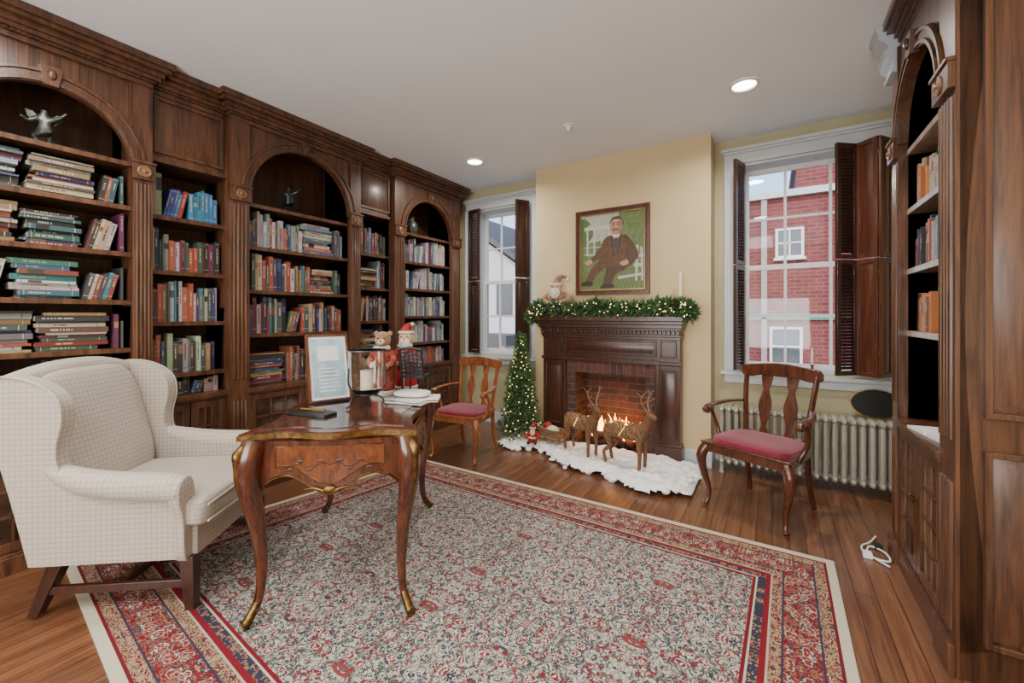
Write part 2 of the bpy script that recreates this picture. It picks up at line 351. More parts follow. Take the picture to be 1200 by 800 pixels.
def window(name,w):
    x0,x1,z0,z1=w; mb=MB(); ys=YW+.16
    mb.box(x0,x0+.02,YW,ys+.1,z0,z1,TRIMW); mb.box(x1-.02,x1,YW,ys+.1,z0,z1,TRIMW); mb.box(x0,x1,YW,ys+.1,z1-.02,z1,TRIMW); mb.box(x0,x1,YW,ys+.14,z0,z0+.02,TRIMW)
    zm=(z0+z1)/2
    for (a,b_,yy) in ((z0+.02,zm+.02,ys),(zm-.02,z1-.02,ys+.035)):
        mb.frame(x0+.02,x1-.02,a,b_,yy,yy+.03,.045,WHITE)
        for i in (1,2):
            xx=x0+.02+(x1-x0-.04)*i/3; mb.box(xx-.011,xx+.011,yy+.003,yy+.025,a+.04,b_-.04,WHITE)
        zz=(a+b_)/2; mb.box(x0+.06,x1-.06,yy+.004,yy+.024,zz-.011,zz+.011,WHITE)
        mb.box(x0+.06,x1-.06,yy+.012,yy+.014,a+.04,b_-.04,PANE)
    cw=.125
    for a,b_ in ((x0-cw,x0),(x1,x1+cw)):
        mb.box(a,b_,YW-.025,YW,z0-.02,z1,TRIMW); mb.box(a+.012,b_-.012,YW-.035,YW-.02,z0,z1,TRIMW); mb.box(a+.045,b_-.045,YW-.042,YW-.03,z0,z1,TRIMW)
        e=a if a<x0 else b_-.02; mb.box(e,e+.02,YW-.05,YW,z0-.02,z1,TRIMW)
    mb.box(x0-cw,x1+cw,YW-.03,YW,z1,z1+.09,TRIMW); mb.box(x0-cw-.01,x1+cw+.01,YW-.05,YW,z1+.09,z1+.11,TRIMW); mb.box(x0-cw-.025,x1+cw+.025,YW-.07,YW,z1+.11,z1+.135,TRIMW)
    mb.box(x0-cw-.03,x1+cw+.03,YW-.07,YW+.02,z0-.045,z0-.015,TRIMW); mb.box(x0-cw,x1+cw,YW-.03,YW,z0-.12,z0-.045,TRIMW)
    mb.build(name,bevel=.003)
window('window_1',W1); window('window_2',W2)
def leaf(mb,p,q,z0,z1,style,mat):
    p=Vector((*p,0));q=Vector((*q,0)); d=q-p; L=d.length; a=math.atan2(d.y,d.x)
    mb.M=Matrix.Translation(p)@Matrix.Rotation(a,4,'Z')
    mb.frame(0,L,z0,z1,-.013,.013,.035,mat)
    if style=='louver':
        z=z0+.045
        while z<z1-.045:
            mb.add([(.035,-.012,z),(L-.035,-.012,z),(L-.035,.012,z+.022),(.035,.012,z+.022),(.035,-.012,z+.005),(L-.035,-.012,z+.005),(L-.035,.012,z+.027),(.035,.012,z+.027)],
                [(3,2,1,0),(4,5,6,7),(0,1,5,4),(1,2,6,5),(2,3,7,6),(3,0,4,7)],mat); z+=.026
        mb.box(L/2-.005,L/2+.005,-.018,-.012,z0+.06,z1-.06,mat)
    else:
        mb.box(.03,L-.03,-.004,.004,z0+.03,z1-.03,mat); mb.panel(.04,L-.04,z0+.04,z1-.04,-.004,mat,.008,.02)
        mb.M=mb.M@Matrix.Rotation(math.pi,4,'Z')@Matrix.Translation((-L,0,0)); mb.panel(.04,L-.04,z0+.04,z1-.04,-.004,mat,.008,.02)
    mb.M=Matrix()
def shutters(name,pts,styles,z0=.88,z1=2.71,mats=None):
    mb=MB(); zm=(z0+z1)/2
    for i in range(len(pts)-1):
        for a,b_ in ((z0,zm-.005),(zm+.005,z1)):
            leaf(mb,pts[i],pts[i+1],a,b_,styles[i],mats[i])
            for zz in (a+.15,b_-.15): mb.lathe([(.006,0),(.006,.06)],(pts[i][0],pts[i][1],zz),BRASS,8)
    mb.build(name,bevel=.002,seg=1)
shutters('window_shutter',[(-.215,4.25),(-.275,4.06)],['louver'],mats=[SHUT])
shutters('window_shutter',[(.775,4.25),(.68,4.11),(.565,4.23),(.425,4.11)],['panel','panel','louver'],mats=[SHUTR,SHUTR,SHUT])
shutters('window_shutter',[(-3.335,4.25),(-3.14,4.22)],['louver'],mats=[SHUT])
shutters('window_shutter',[(-2.44,4.25),(-2.53,4.10)],['panel'],mats=[SHUT])
LP=[(-.167,3.32),(-2.64,3.465),(-.167,1.2),(-2.64,.35),(-.167,-1.2),(-2.64,-1.4)]  # first pair is visible; the rest are added out of view for light
for x,y in LP:
    mb=MB(); mb.lathe([(.10,0),(.098,-.012),(.078,-.012),(.072,-.002)],(x,y,CEIL),WHITE,28); mb.lathe([(.074,-.004),(.074,-.001)],(x,y,CEIL),LAMP,28)
    mb.build('recessed_ceiling_light')
    l=D.lights.new('downlight','AREA'); l.shape='DISK'; l.size=.16; l.energy=25; l.color=(1,.95,.87); l.spread=rad(160)
    o=D.objects.new('downlight',l); o.location=(x,y,CEIL-.02); SC.collection.objects.link(o)
mb=MB(); mb.lathe([(.05,0),(.05,-.008),(.03,-.012),(.018,-.03),(.012,-.045),(.022,-.048),(.022,-.052)],(-1.47,3.24,CEIL),WHITE,20); mb.build('smoke_detector')
# ---------------------------------------------------------------- bookcase
PAL=[(.36,.34,.28),(.42,.40,.34),(.04,.055,.11),(.02,.02,.024),(.20,.018,.018),(.30,.06,.03),(.05,.10,.07),(.06,.13,.22),(.25,.16,.08),(.10,.05,.035),(.38,.29,.15),(.30,.30,.30),(.03,.09,.10),(.32,.19,.08),(.14,.03,.06),(.50,.48,.44),(.07,.07,.08),(.36,.08,.045),(.05,.05,.14),(.03,.03,.03),(.14,.13,.11),(.05,.045,.04)]
def book(mb,x,y,z,t,h,d,col,rnd):
    j=lambda c:tuple(max(0,min(1,v*rnd.uniform(.75,1.15))) for v in c); col=j(col)
    mb.box(x,x+t,y,y+d,z,z+h,BOOKM,col)
    mb.box(x+.002,x+t-.002,y+.004,y+d-.002,z+h,z+h+.0006,BOOKM,(.5,.45,.34))
    lum=sum(col)/3; tc=(.50,.43,.25) if lum<.2 else (.06,.05,.05)
    if rnd.random()<.4: tc=(.52,.5,.48) if lum<.22 else (.28,.03,.03)
    k=rnd.random()
    if t>.012:
        a=rnd.uniform(.30,.6);b_=rnd.uniform(.72,.9); w=t*rnd.uniform(.10,.2)
        if k<.8: 
            zz=z+h*a
            while zz<z+h*b_:
                l=rnd.uniform(.003,.009); mb.box(x+t/2-w,x+t/2+w,y-.0008,y+.001,zz,zz+l,BOOKM,tc); zz+=l+rnd.choice((.002,.002,.007))
        else: mb.box(x+.001,x+t-.001,y-.0008,y+.001,z+h*.6,z+h*b_,BOOKM,j(rnd.choice(PAL)))
        if rnd.random()<.6:
            mb.box(x+.0005,x+t-.0005,y-.0008,y+.001,z+h*.12,z+h*.12+.003,BOOKM,tc); 
            mb.box(x+.0005,x+t-.0005,y-.0008,y+.001,z+h*.93,z+h*.93+.002,BOOKM,tc)
def shelf_books(mb,x0,x1,z,hm,yf,rnd,stack=.1,pal=PAL,fill=.93):
    x=x0+.006; end=x0+(x1-x0)*fill if fill<1 else x1-.006
    base=mb.M.copy()
    while x<end-.012:
        r=rnd.random(); rem=end-x
        if r<stack and rem>.2:
            w=rnd.uniform(.22,.32); zz=z; w=min(w,rem)
            top=z+hm*rnd.uniform(.7,.98)
            while True:
                t=rnd.uniform(.009,.032)
                if zz+t>top: break
                ww=w*rnd.uniform(.76,1); sx=x+rnd.uniform(0,w-ww)
                mb.M=base@Matrix.Translation((sx+ww,0,zz))@Matrix.Rotation(-math.pi/2,4,'Y')
                yy=yf+rnd.uniform(0,.045)
                book(mb,0,yy,0,t,ww,.17,rnd.choice(pal),rnd); mb.M=base; zz+=t+.0012
            x+=w+.006
        elif r<stack+.16 and rem>.12:
            ang=rnd.uniform(.10,.26); k=rnd.randint(3,6); h0=hm*rnd.uniform(.62,.82)
            x+=.004
            for i in range(k):
                t=rnd.uniform(.012,.028); h=h0*rnd.uniform(.9,1.05)
                if x+t+h*math.sin(ang)+.01>end: break
                mb.M=base@Matrix.Translation((x,0,z))@Matrix.Rotation(ang,4,'Y')
                book(mb,0,yf+.01,t*math.sin(ang)*1.02,t,h,.17,rnd.choice(pal),rnd); mb.M=base; x+=t/math.cos(ang)+.001
            x+=h0*math.sin(ang)+.004
        else:
            k=rnd.randint(3,9); cc=rnd.choice(pal) if rnd.random()<.15 else None; h0=hm*rnd.uniform(.66,.92)
            for i in range(k):
                t=rnd.uniform(.009,.034); h=min(hm*.96,h0*rnd.uniform(.80,1.12))
                if x+t>end: break
                book(mb,x,yf+rnd.uniform(0,.025),z,t,h,.17,cc or rnd.choice(pal),rnd); x+=t+.0012
            else: continue
            if x+.015>end: break
            x+=.01
def bay(mb,x0,x1,arched,shelves,depth,fwd,doors=2,ztop=2.82,zs=2.28,basez=.80,shelfmat=None,panemat=None):
    sm=shelfmat or OAK; pm=panemat or GLASSD
    yf=-fwd; yb=depth
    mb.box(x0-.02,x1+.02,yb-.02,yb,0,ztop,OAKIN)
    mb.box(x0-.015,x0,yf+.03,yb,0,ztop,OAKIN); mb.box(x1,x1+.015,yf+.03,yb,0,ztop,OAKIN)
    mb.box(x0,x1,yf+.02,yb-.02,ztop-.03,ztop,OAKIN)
    for z in shelves:
        mb.box(x0,x1,yf+.035,yb-.02,z-.024,z,sm); mb.box(x0,x1,yf+.025,yf+.036,z-.028,z+.001,sm)
    if arched:
        r=(x1-x0)/2; cx=(x0+x1)/2; n=28
        arc=[(cx+r*math.cos(a),zs+r*math.sin(a)) for a in [math.pi*i/n for i in range(n+1)]]
        for i in range(n):
            p,q=arc[i],arc[i+1]
            mb.prism([(p[0],p[1]),(q[0],q[1]),(q[0],ztop),(p[0],ztop)],'y',yf,yf+.03,OAK)
        for (ra,rb,yy) in ((r-.012,r+.062,.016),(r-.006,r+.012,.026),(r+.046,r+.062,.026)):
            vs=[];fs=[]
            for i in range(n+1):
                a=math.pi*i/n
                for (rr,dy) in ((ra,yf+.03 if ra<r else yf),(ra,yf-yy),(rb,yf-yy),(rb,yf)):
                    vs.append((cx+rr*math.cos(a),dy,zs+rr*math.sin(a)))
            for i in range(n):
                for k in range(3): fs.append((i*4+k,i*4+k+1,i*4+4+k+1,i*4+4+k))
            fs.append((0,1,2,3)); fs.append((n*4+3,n*4+2,n*4+1,n*4))
            mb.add(vs,fs,OAK)
        mb.prism([(cx-.026,zs+r-.02),(cx+.026,zs+r-.02),(cx+.045,zs+r+.085),(cx-.045,zs+r+.085)],'y',yf-.04,yf,OAK)
        mb.ell((cx,yf-.045,zs+r+.04),(.018,.012,.028),OAK)
    else:
        zb=2.38
        mb.box(x0-.02,x1+.02,yf,yf+.03,zb,ztop,OAK); mb.frame(x0+.02,x1-.02,zb+.04,ztop-.03,yf-.012,yf,.02,OAK)
        mb.panel(x0+.045,x1-.045,zb+.065,ztop-.055,yf,OAK,.012,.035); mb.box(x0-.02,x1+.02,yf-.015,yf+.03,zb-.02,zb+.01,OAK)
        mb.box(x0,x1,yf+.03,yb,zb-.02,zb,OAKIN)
    mb.box(x0-.02,x1+.02,yf-.03,yb,basez-.03,basez,OAK); mb.box(x0-.01,x1+.01,yf-.02,yf,basez-.045,basez-.03,OAK)
    mb.box(x0-.02,x1+.02,yf+.03,yb,0,.1,OAK); mb.box(x0-.02,x1+.02,yf-.015,yf+.03,0,.09,OAK); mb.box(x0-.02,x1+.02,yf-.008,yf+.03,.09,.105,OAK)
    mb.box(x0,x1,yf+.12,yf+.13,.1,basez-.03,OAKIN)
    w=(x1-x0)/doors
    for i in range(doors):
        a=x0+i*w+.004;b_=x0+(i+1)*w-.004
        mb.frame(a,b_,.12,basez-.055,yf-.008,yf+.014,.045,OAK)
        mb.box(a+.04,b_-.04,yf+.008,yf+.010,.16,basez-.10,pm)
        for k in (1,2): 
            xx=a+.045+(b_-a-.09)*k/3; mb.box(xx-.006,xx+.006,yf-.004,yf+.008,.16,basez-.10,OAK)
        for k in range(1,4):
            zz=.165+(basez-.265)*k/4; mb.box(a+.045,b_-.045,yf-.004,yf+.008,zz-.006,zz+.006,OAK)
        kx=b_-.022 if i%2==0 else a+.022
        mb.lathe([(.004,0),(.005,-.012),(.012,-.018),(.012,-.024),(.006,-.028)],(kx,yf-.008,.48),BRASS,12,'y')
    mb.box(x0-.02,x1+.02,yf,yf+.02,basez-.06,basez-.03,OAK); mb.box(x0-.02,x1+.02,yf,yf+.02,.1,.125,OAK)
GOLDW=wood('rosette_wood',(.10,.045,.02),(.26,.13,.06),rough=.4)
def pilaster(mb,x0,x1,yf,depth,ztop=2.82,zcap=2.28):
    mb.box(x0,x1,yf,depth,0,ztop,OAK); w=x1-x0
    mb.box(x0-.006,x1+.006,yf-.02,yf,0,.12,OAK)
    n=4
    for i in range(n):
        cx=x0+w*(i+1)/(n+1); mb.tube([(cx,yf,.88),(cx,yf,zcap-.10)],w*.07,OAK,8)
    for i in range(n):
        cx=x0+w*(i+1)/(n+1); mb.tube([(cx,yf,.16),(cx,yf,.72)],w*.07,OAK,8)
    mb.box(x0-.008,x1+.008,yf-.022,yf,zcap-.075,zcap+.025,OAK)
    cx=(x0+x1)/2; mb.lathe([(.036,0),(.036,-.006),(.028,-.010),(.028,-.006),(.012,-.006),(.010,-.014),(.002,-.016)],(cx,yf-.022,zcap-.025),GOLDW,16,'y')
    mb.box(x0-.012,x1+.012,yf-.03,yf,zcap+.025,zcap+.04,OAK)
def cornice(mb,x0,x1,yf,z0=2.80,z1=2.966,mat=OAK,el=0,er=0):
    prof=[(0,.0,.03),(.012,.03,.045),(.03,.045,.07),(.045,.07,.10),(.075,.10,.125),(.09,.125,z1-z0)]
    for p,a,b_ in prof: mb.box(x0-p*el,x1+p*er,yf-p-.01,yf+.05,z0+a,z0+b_,mat)
    x=x0
    while x<x1-.012: mb.box(x,x+.012,yf-.028,yf-.01,z0+.030,z0+.044,mat); x+=.022
ORIGX=-3.42; DP=.35
FWD=.05
BAYS=[(-.40,.10,0,[2.02,1.66,1.31,.95]),(.23,.923,1,[2.31,2.035,1.745,1.446,1.15]),(1.02,1.466,0,[2.02,1.655,1.31,.955]),
      (1.60,2.487,1,[2.22,1.89,1.55,1.21]),(2.602,3.027,0,[1.98,1.635,1.30,.985]),(3.17,3.94,1,[2.27,1.955,1.655,1.35,1.05])]
PIL=[(-.52,-.40),(.10,.23),(.923,1.02),(1.466,1.60),(2.487,2.602),(3.027,3.17),(3.94,4.10)]
ML=place(ORIGX,0,0,90)
mb=MB()
for x0,x1,ar,sh in BAYS: bay(mb,x0,x1,ar,sh,DP,FWD if ar else 0,doors=2 if x1-x0>.3 else 1)
for a,b_ in PIL: pilaster(mb,a,b_,-FWD-.012,DP)
for i,(x0,x1,ar,sh) in enumerate(BAYS):
    if ar: 
        a=[p for p in PIL if abs(p[1]-x0)<.01][0][0]; b_=[p for p in PIL if abs(p[0]-x1)<.01][0][1]
        cornice(mb,a,b_,-FWD-.012,el=1,er=1)
    else: cornice(mb,x0-.01,x1+.01,0)
mb.build('bookcase',ML,bevel=.003,seg=1)
rnd=random.Random(23)
blue=[(.03,.07,.30),(.04,.08,.36),(.4,.36,.28),(.03,.03,.05),(.35,.03,.03),(.03,.2,.36),(.45,.42,.22)]
white=[(.5,.5,.48),(.42,.42,.40),(.06,.1,.2),(.25,.3,.34),(.35,.07,.05),(.08,.08,.1),(.5,.48,.40),(.12,.2,.26)]
teal=[(.03,.15,.16),(.05,.18,.20),(.04,.10,.18),(.40,.38,.33),(.35,.33,.25),(.20,.05,.03),(.45,.43,.40),(.06,.06,.07)]
for bi,(x0,x1,ar,sh) in enumerate(BAYS):
    mb=MB()
    lv=list(sh)+[.801]; start=1 if ar else 0
    for k in range(start,len(lv)):
        z=lv[k]+.001; top=(lv[k-1] if k else 2.38)-.03; hm=min(top-z,.30)
        if hm<.10: continue
        pal=PAL; st=.10; fill=.97
        if bi==1: st=.8 if k<5 else .4; pal=teal if k==3 else PAL
        if bi==2: pal=blue if k==0 else PAL; st=.08 if k!=3 else .5
        if bi==5: pal=white; st=0; 
        if bi==3 and k==1: pal=white
        shelf_books(mb,x0+.004,x1-.004,z,hm,-FWD*ar+.06,rnd,st,pal,fill)
    mb.build('shelved_books',ML,smooth=False)
def figurine(name,M,mat,wings=True,s=1):
    mb=MB(); mb.M=Matrix.Scale(s,4)
    mb.lathe([(.05,0),(.05,.012),(.035,.02),(.03,.03)],(0,0,0),mat,16)
    skin_into(mb,[(0,0,.11),(0,0,.15),(0,0,.19),(0,0,.215),(0,0,.24),(.03,0,.18),(.07,-.02,.20),(.10,-.02,.24),(-.03,0,.18),(-.07,-.01,.15),(-.10,-.03,.17),(.02,0,.09),(.025,-.01,.06),(.02,0,.03),(-.02,.01,.09),(-.05,.03,.07),(-.03,.0,.03)],
      [(0,1),(1,2),(2,3),(3,4),(2,5),(5,6),(6,7),(2,8),(8,9),(9,10),(0,11),(11,12),(12,13),(0,14),(14,15),(15,16)],
      [.028,.026,.028,.013,.025,.017,.012,.009,.017,.012,.009,.022,.016,.011,.022,.016,.011],mat)
    if wings:
        for sx in (1,-1): mb.prism([(sx*.01,.18),(sx*.05,.22),(sx*.085,.23),(sx*.075,.19),(sx*.04,.15)],'y',.012,.02,mat)
    mb.M=Matrix(); mb.build(name,M)
figurine('winged_statuette',place(-3.52,.58,2.311,75),PEWTER,True,.9)
figurine('dark_statuette',place(-3.50,1.98,2.221,60),simple('dark_bronze',(.03,.04,.055),.3,.7),False,.95)
mb=MB(); mb.lathe([(.05,0),(.06,.03),(.075,.08),(.07,.13),(.035,.17),(.03,.19),(.045,.21)],(-3.52,3.42,2.271),PEWTER,20)
for sx in (-1,1): mb.tube([(-3.52,3.42+sx*.035,2.45),(-3.52,3.42+sx*.09,2.43),(-3.52,3.42+sx*.075,2.36)],.007,PEWTER,6,smoothp=4)
mb.build('lidded_urn')
# ---------------------------------------------------------------- right bookcase
MR=place(.59,3.12,0,-90)
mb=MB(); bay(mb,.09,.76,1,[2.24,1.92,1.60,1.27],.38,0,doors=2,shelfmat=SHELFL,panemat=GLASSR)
pilaster(mb,-.02,.09,-.012,.38); pilaster(mb,.76,.93,-.012,.41)
T=mb.M.copy(); mb.M=Matrix.Translation((.93,0,0))@Matrix.Rotation(rad(90),4,'Z')
mb.box(0,.41,0,.01,0,2.82,OAK)
for z0,z1 in ((.15,.86),(.98,2.7)): 
    mb.frame(.06,.36,z0,z1,-.02,0,.02,OAK); mb.panel(.085,.335,z0+.025,z1-.025,-.001,OAK,.014,.04)
mb.M=T
mb.box(-.02,.93,0,.41,2.80,2.966,OAK)
CROWN=simple('crown_pale',(.42,.47,.52),.4,var=.03)  # pale grey-blue tone for this short stretch of moulding
pf=[(.05,2.966),(-.100,2.966),(-.100,2.935)]+cr([(-.092,2.93),(-.085,2.89),(-.055,2.86),(-.045,2.83)],5)+[(-.062,2.825),(-.062,2.80)]+cr([(-.055,2.795),(-.048,2.765),(-.028,2.745),(-.022,2.72)],5)+[(-.034,2.715),(-.034,2.695),(-.012,2.69),(.05,2.69)]
mb.prism(pf,'x',-.10,.075,CROWN)
cornice(mb,.077,.95,.03)
mb.build('bookcase',MR,bevel=.003,seg=1)
mb=MB(); warm=[(.45,.12,.03),(.5,.2,.05),(.30,.03,.02),(.4,.32,.22),(.03,.03,.03),(.25,.07,.03),(.45,.4,.33)]
for k,z in enumerate([1.92,1.60,1.27]):
    shelf_books(mb,.10,.60 if k<2 else .36,z+.001,.27,.05,rnd,.0,warm if k!=1 else PAL,.97)
mb.build('shelved_books',MR,smooth=False)
mb=MB(); mb.M=place(.66,2.62,.801,-80)
for s in (-1,1):
    prof=[(0,.0),(s*.03,.018),(s*.08,.02),(s*.16,.012),(s*.16,.0)]
    mb.prism(prof,'y',-.07,.12,PAPER)
mb.M=Matrix(); mb.build('open_book')
mb=MB(); mb.M=place(.80,2.75,.801,-70); mb.box(-.1,.1,-.004,.004,0,.2,PAPER); mb.M=Matrix(); mb.build('paper_notice')
# ---------------------------------------------------------------- rug
NLc,FLc,FRc,NRc=Vector((-3.2,.60,0)),Vector((-2.78,2.84,0)),Vector((.285,2.85,0)),Vector((.25,.30,0))
Wd,Hd=3.2,2.35; nx,ny=64,48
vs=[];uvs=[];fs=[]
for j in range(ny+1):
    for i in range(nx+1):
        u=i/nx;v=j/ny; p=(NLc*(1-u)+NRc*u)*(1-v)+(FLc*(1-u)+FRc*u)*v
        vs.append((p.x,p.y,.011+.001*noise.noise(p*3))); uvs.append((u*Wd,v*Hd))
for j in range(ny):
    for i in range(nx): a=j*(nx+1)+i; fs.append((a,a+1,a+nx+2,a+nx+1))
me=D.meshes.new('area_rug'); me.from_pydata(vs,[],fs); ul=me.uv_layers.new(name='UVMap')
for l in me.loops: ul.data[l.index].uv=uvs[l.vertex_index]
me.materials.append(rug_mat(Wd,Hd)); o=D.objects.new('area_rug',me); SC.collection.objects.link(o)
sm=o.modifiers.new('thick','SOLIDIFY'); sm.thickness=.009; sm.offset=-1
# ---------------------------------------------------------------- fireplace
mb=MB()
mb.box(FX0,HX0,3.955,4.31,0,FZ-.001,BRICK); mb.box(HX1,FX1,3.955,4.31,0,FZ-.001,BRICK); mb.box(HX0,HX1,3.955,4.31,HZ,FZ-.001,BRICKV)
mb.box(HX0,HX1,4.27,4.32,0,HZ,BRICK); mb.box(HX0,HX1,3.955,4.27,0,.03,BRICK)
mb.build('firebox_brick')
SX0,SX1,SY=-2.075,-.695,3.93
mb=MB()
for a,b_ in ((SX0,FX0+.02),(FX1-.02,SX1)):
    mb.box(a,b_,SY,YBR-.001,0,FZ-.02,MAHOG); mb.box(a-.015,b_+.015,SY-.02,YBR-.002,0,.16,MAHOG); mb.box(a-.008,b_+.008,SY-.012,YBR-.002,.16,.185,MAHOG)
    mb.frame(a+.03,b_-.03,.23,.86,SY-.012,SY-.0005,.018,MAHOG); mb.panel(a+.05,b_-.05,.26,.83,SY-.0005,MAHOG,.008,.02)
    mb.box(a-.012,b_+.012,SY-.022,SY,.90,.93,MAHOG)
    mb.frame(a+.03,b_-.03,.965,1.125,SY-.012,SY-.0005,.016,MAHOG)
mb.box(SX0,SX1,SY,YBR-.001,FZ-.02,1.15,MAHOG)
mb.box(FX0-.01,FX0+.03,SY-.018,SY+.04,0,FZ+.02,MAHOG); mb.box(FX1-.03,FX1+.01,SY-.018,SY+.04,0,FZ+.02,MAHOG); mb.box(FX0-.012,FX1+.012,SY-.023,SY-.0005,FZ-.02,FZ+.022,MAHOG)
mb.frame(FX0+.02,FX1-.02,.975,1.12,SY-.012,SY-.0005,.018,MAHOG); mb.panel(FX0+.05,FX1-.05,1.0,1.095,SY-.0005,MAHOG,.008,.02)
for k,(p,z0,z1) in enumerate([(.02,1.13,1.155),(.035,1.155,1.175),(.05,1.215,1.235),(.075,1.235,1.27),(.105,1.27,1.30),(.14,1.30,1.345)]):
    mb.box(SX0-p*.35,SX1+p*.35,SY-p,YBR-.001,z0,z1,MAHOG)
mb.box(SX0-.001,SX1+.001,SY-.019,YBR-.003,1.15,1.22,MAHOG)
x=SX0-.01
while x<SX1: mb.box(x,x+.022,SY-.045,SY-.01,1.18,1.213,MAHOG); x+=.038
mb.build('fireplace_mantel',bevel=.004,seg=2)
mb=MB()
for p,q,r in [((-1.58,4.12,.09),(-1.12,4.16,.09),.045),((-1.55,4.02,.085),(-1.15,4.06,.085),.04),((-1.5,4.0,.15),(-1.2,4.17,.17),.038),((-1.25,4.0,.14),(-1.42,4.18,.18),.033)]:
    mid=tuple((a+b_)/2+random.uniform(-.01,.01) for a,b_ in zip(p,q)); mb.tube([p,mid,q],[r,r*1.08,r*.9],LOG,10,smoothp=3)
for x in (-1.5,-1.2):
    mb.tube([(x,4.22,.055),(x,4.0,.055),(x,3.98,.055),(x,3.98,.15)],.008,BLACK,6); mb.ell((x,3.98,.16),.014,BLACK)
    mb.box(x-.008,x+.008,3.975,3.99,.03,.055,BLACK); mb.box(x-.008,x+.008,4.2,4.215,.03,.055,BLACK)
mb.build('fire_logs')
mb=MB(); rf=random.Random(3)
for i in range(44):
    x=rf.uniform(-1.58,-1.10); y=rf.uniform(4.0,4.16); h=rf.uniform(.10,.26)*(1-abs(x+1.34)*1.6); z=.13; w=rf.uniform(.009,.02)
    dx=rf.uniform(-.03,.03); mb.tube([(x,y,z),(x+dx*.3,y,z+h*.3),(x-dx*.4,y,z+h*.65),(x+dx,y,z+h)],[w*.6,w,w*.55,.001],FLAME if i%3 else FLAMEY,7,ell=(1,.5),smoothp=4)
mb.build('fire_flames')
l=D.lights.new('fire_glow','POINT'); l.energy=1.4; l.color=(1,.45,.12); l.shadow_soft_size=.08; o=D.objects.new('fire_glow',l); o.location=(-1.34,3.98,.36); SC.collection.objects.link(o)
vs=[];fs=[];nx,ny=90,44
def snowh(x,y):
    dx=min(x+2.47,-.50-x); fr=3.24+.05*math.sin(x*9)+.05*math.sin(x*4+1)+(.36*min(1,max(0,(-1.4-x)/.6)))
    e=min(dx,(y-fr)); 
    if e<=0: return None
    return .015+.06*min(1,e/.1)**.5+.03*noise.noise(Vector((x*7,y*7,0)))+.018*noise.noise(Vector((x*22,y*22,3)))
idx={}
for j in range(ny+1):
    for i in range(nx+1):
        x=-2.5+2.04*i/nx; y=3.15+.755*j/ny; h=snowh(x,y)
        if h is not None: idx[(i,j)]=len(vs); vs.append((x,y,max(.006,h)))
for j in range(ny):
    for i in range(nx):
        q=[(i,j),(i+1,j),(i+1,j+1),(i,j+1)]
        if all(k in idx for k in q): fs.append(tuple(idx[k] for k in q))
mb=MB(); mb.add(vs,fs,SNOW); rs=random.Random(5)
for i in range(320):
    x=rs.uniform(-2.45,-.52); y=rs.uniform(3.2,3.75); h=snowh(x,y)
    if h and h<.085: mb.ell((x,y,max(.02,h-.01)),(rs.uniform(.02,.045),rs.uniform(.02,.04),rs.uniform(.010,.030)),SNOW,nu=10,nv=6)
mb.build('cotton_snow_blanket',ang=80)
def deer(M,turn=0):
    mb=MB()
    P=[(-.15,0,.30),(0,0,.285),(.13,0,.31),(.19,0,.40),(.215,-.02*turn,.47),(.29,-.05*turn,.45),(-.21,0,.33)]
    E=[(0,1),(1,2),(2,3),(3,4),(4,5),(0,6)]; R=[.06,.058,.062,.036,.036,.018,.012]
    for s in (1,-1):
        b0=len(P); P+=[(-.16,s*.05,.23),(-.12,s*.055,.165),(-.19,s*.055,.10),(-.17,s*.055,0.005)]; R+=[.034,.023,.015,.014]; E+=[(0,b0),(b0,b0+1),(b0+1,b0+2),(b0+2,b0+3)]
        b0=len(P); P+=[(.135,s*.045,.22),(.145,s*.05,.12),(.14,s*.05,.005)]; R+=[.027,.017,.014]; E+=[(2,b0),(b0,b0+1),(b0+1,b0+2)]
    skin_into(mb,P,E,R,WICK)
    hx,hy,hz=.205,-.02*turn,.50
    for s in (1,-1):
        mb.tube([(hx,hy+s*.015,hz-.01),(hx-.03,hy+s*.05,hz+.06),(hx-.02,hy+s*.075,hz+.12),(hx+.02,hy+s*.06,hz+.17)],[.007,.006,.005,.002],VINE,6,smoothp=4)
        mb.tube([(hx-.03,hy+s*.05,hz+.06),(hx+.03,hy+s*.07,hz+.10)],[.005,.002],VINE,6); mb.tube([(hx-.02,hy+s*.073,hz+.115),(hx-.05,hy+s*.10,hz+.16)],[.005,.002],VINE,6)
        mb.tube([(hx-.005,hy+s*.025,hz-.02),(hx-.02,hy+s*.055,hz-.005),(hx-.025,hy+s*.085,hz-.01)],[.006,.014,.003],WICK,6,ell=(1,.5))
    rr=random.Random(2)
    for k in range(60):
        x0=rr.uniform(-.19,.10); pts=[]
        a0=rr.uniform(0,6.28)
        for q in range(7):
            a=a0+q*.6; x=x0+q*rr.uniform(.004,.016); rad_=.070; pts.append((x,rad_*math.cos(a),.297+rad_*.98*math.sin(a)))
        mb.tube(pts,.0035,VINE,5)
    for s in (1,-1):
        for k in range(5): mb.ell((.0+k*.012-.03,s*.07,.30+.02*k-.03),.004,BULB,nu=8,nv=6)
    mb.tube([(.165,.04,.37),(.20,.0,.345),(.165,-.04,.37)],[.009]*3,CLOTHR,8,smoothp=4)
    mb.build('wicker_reindeer',M)
deer(place(-1.05,3.50,.075,-12),1); deer(place(-1.50,3.60,.075,-25)@Matrix.Scale(.97,4),1)
mb=MB()
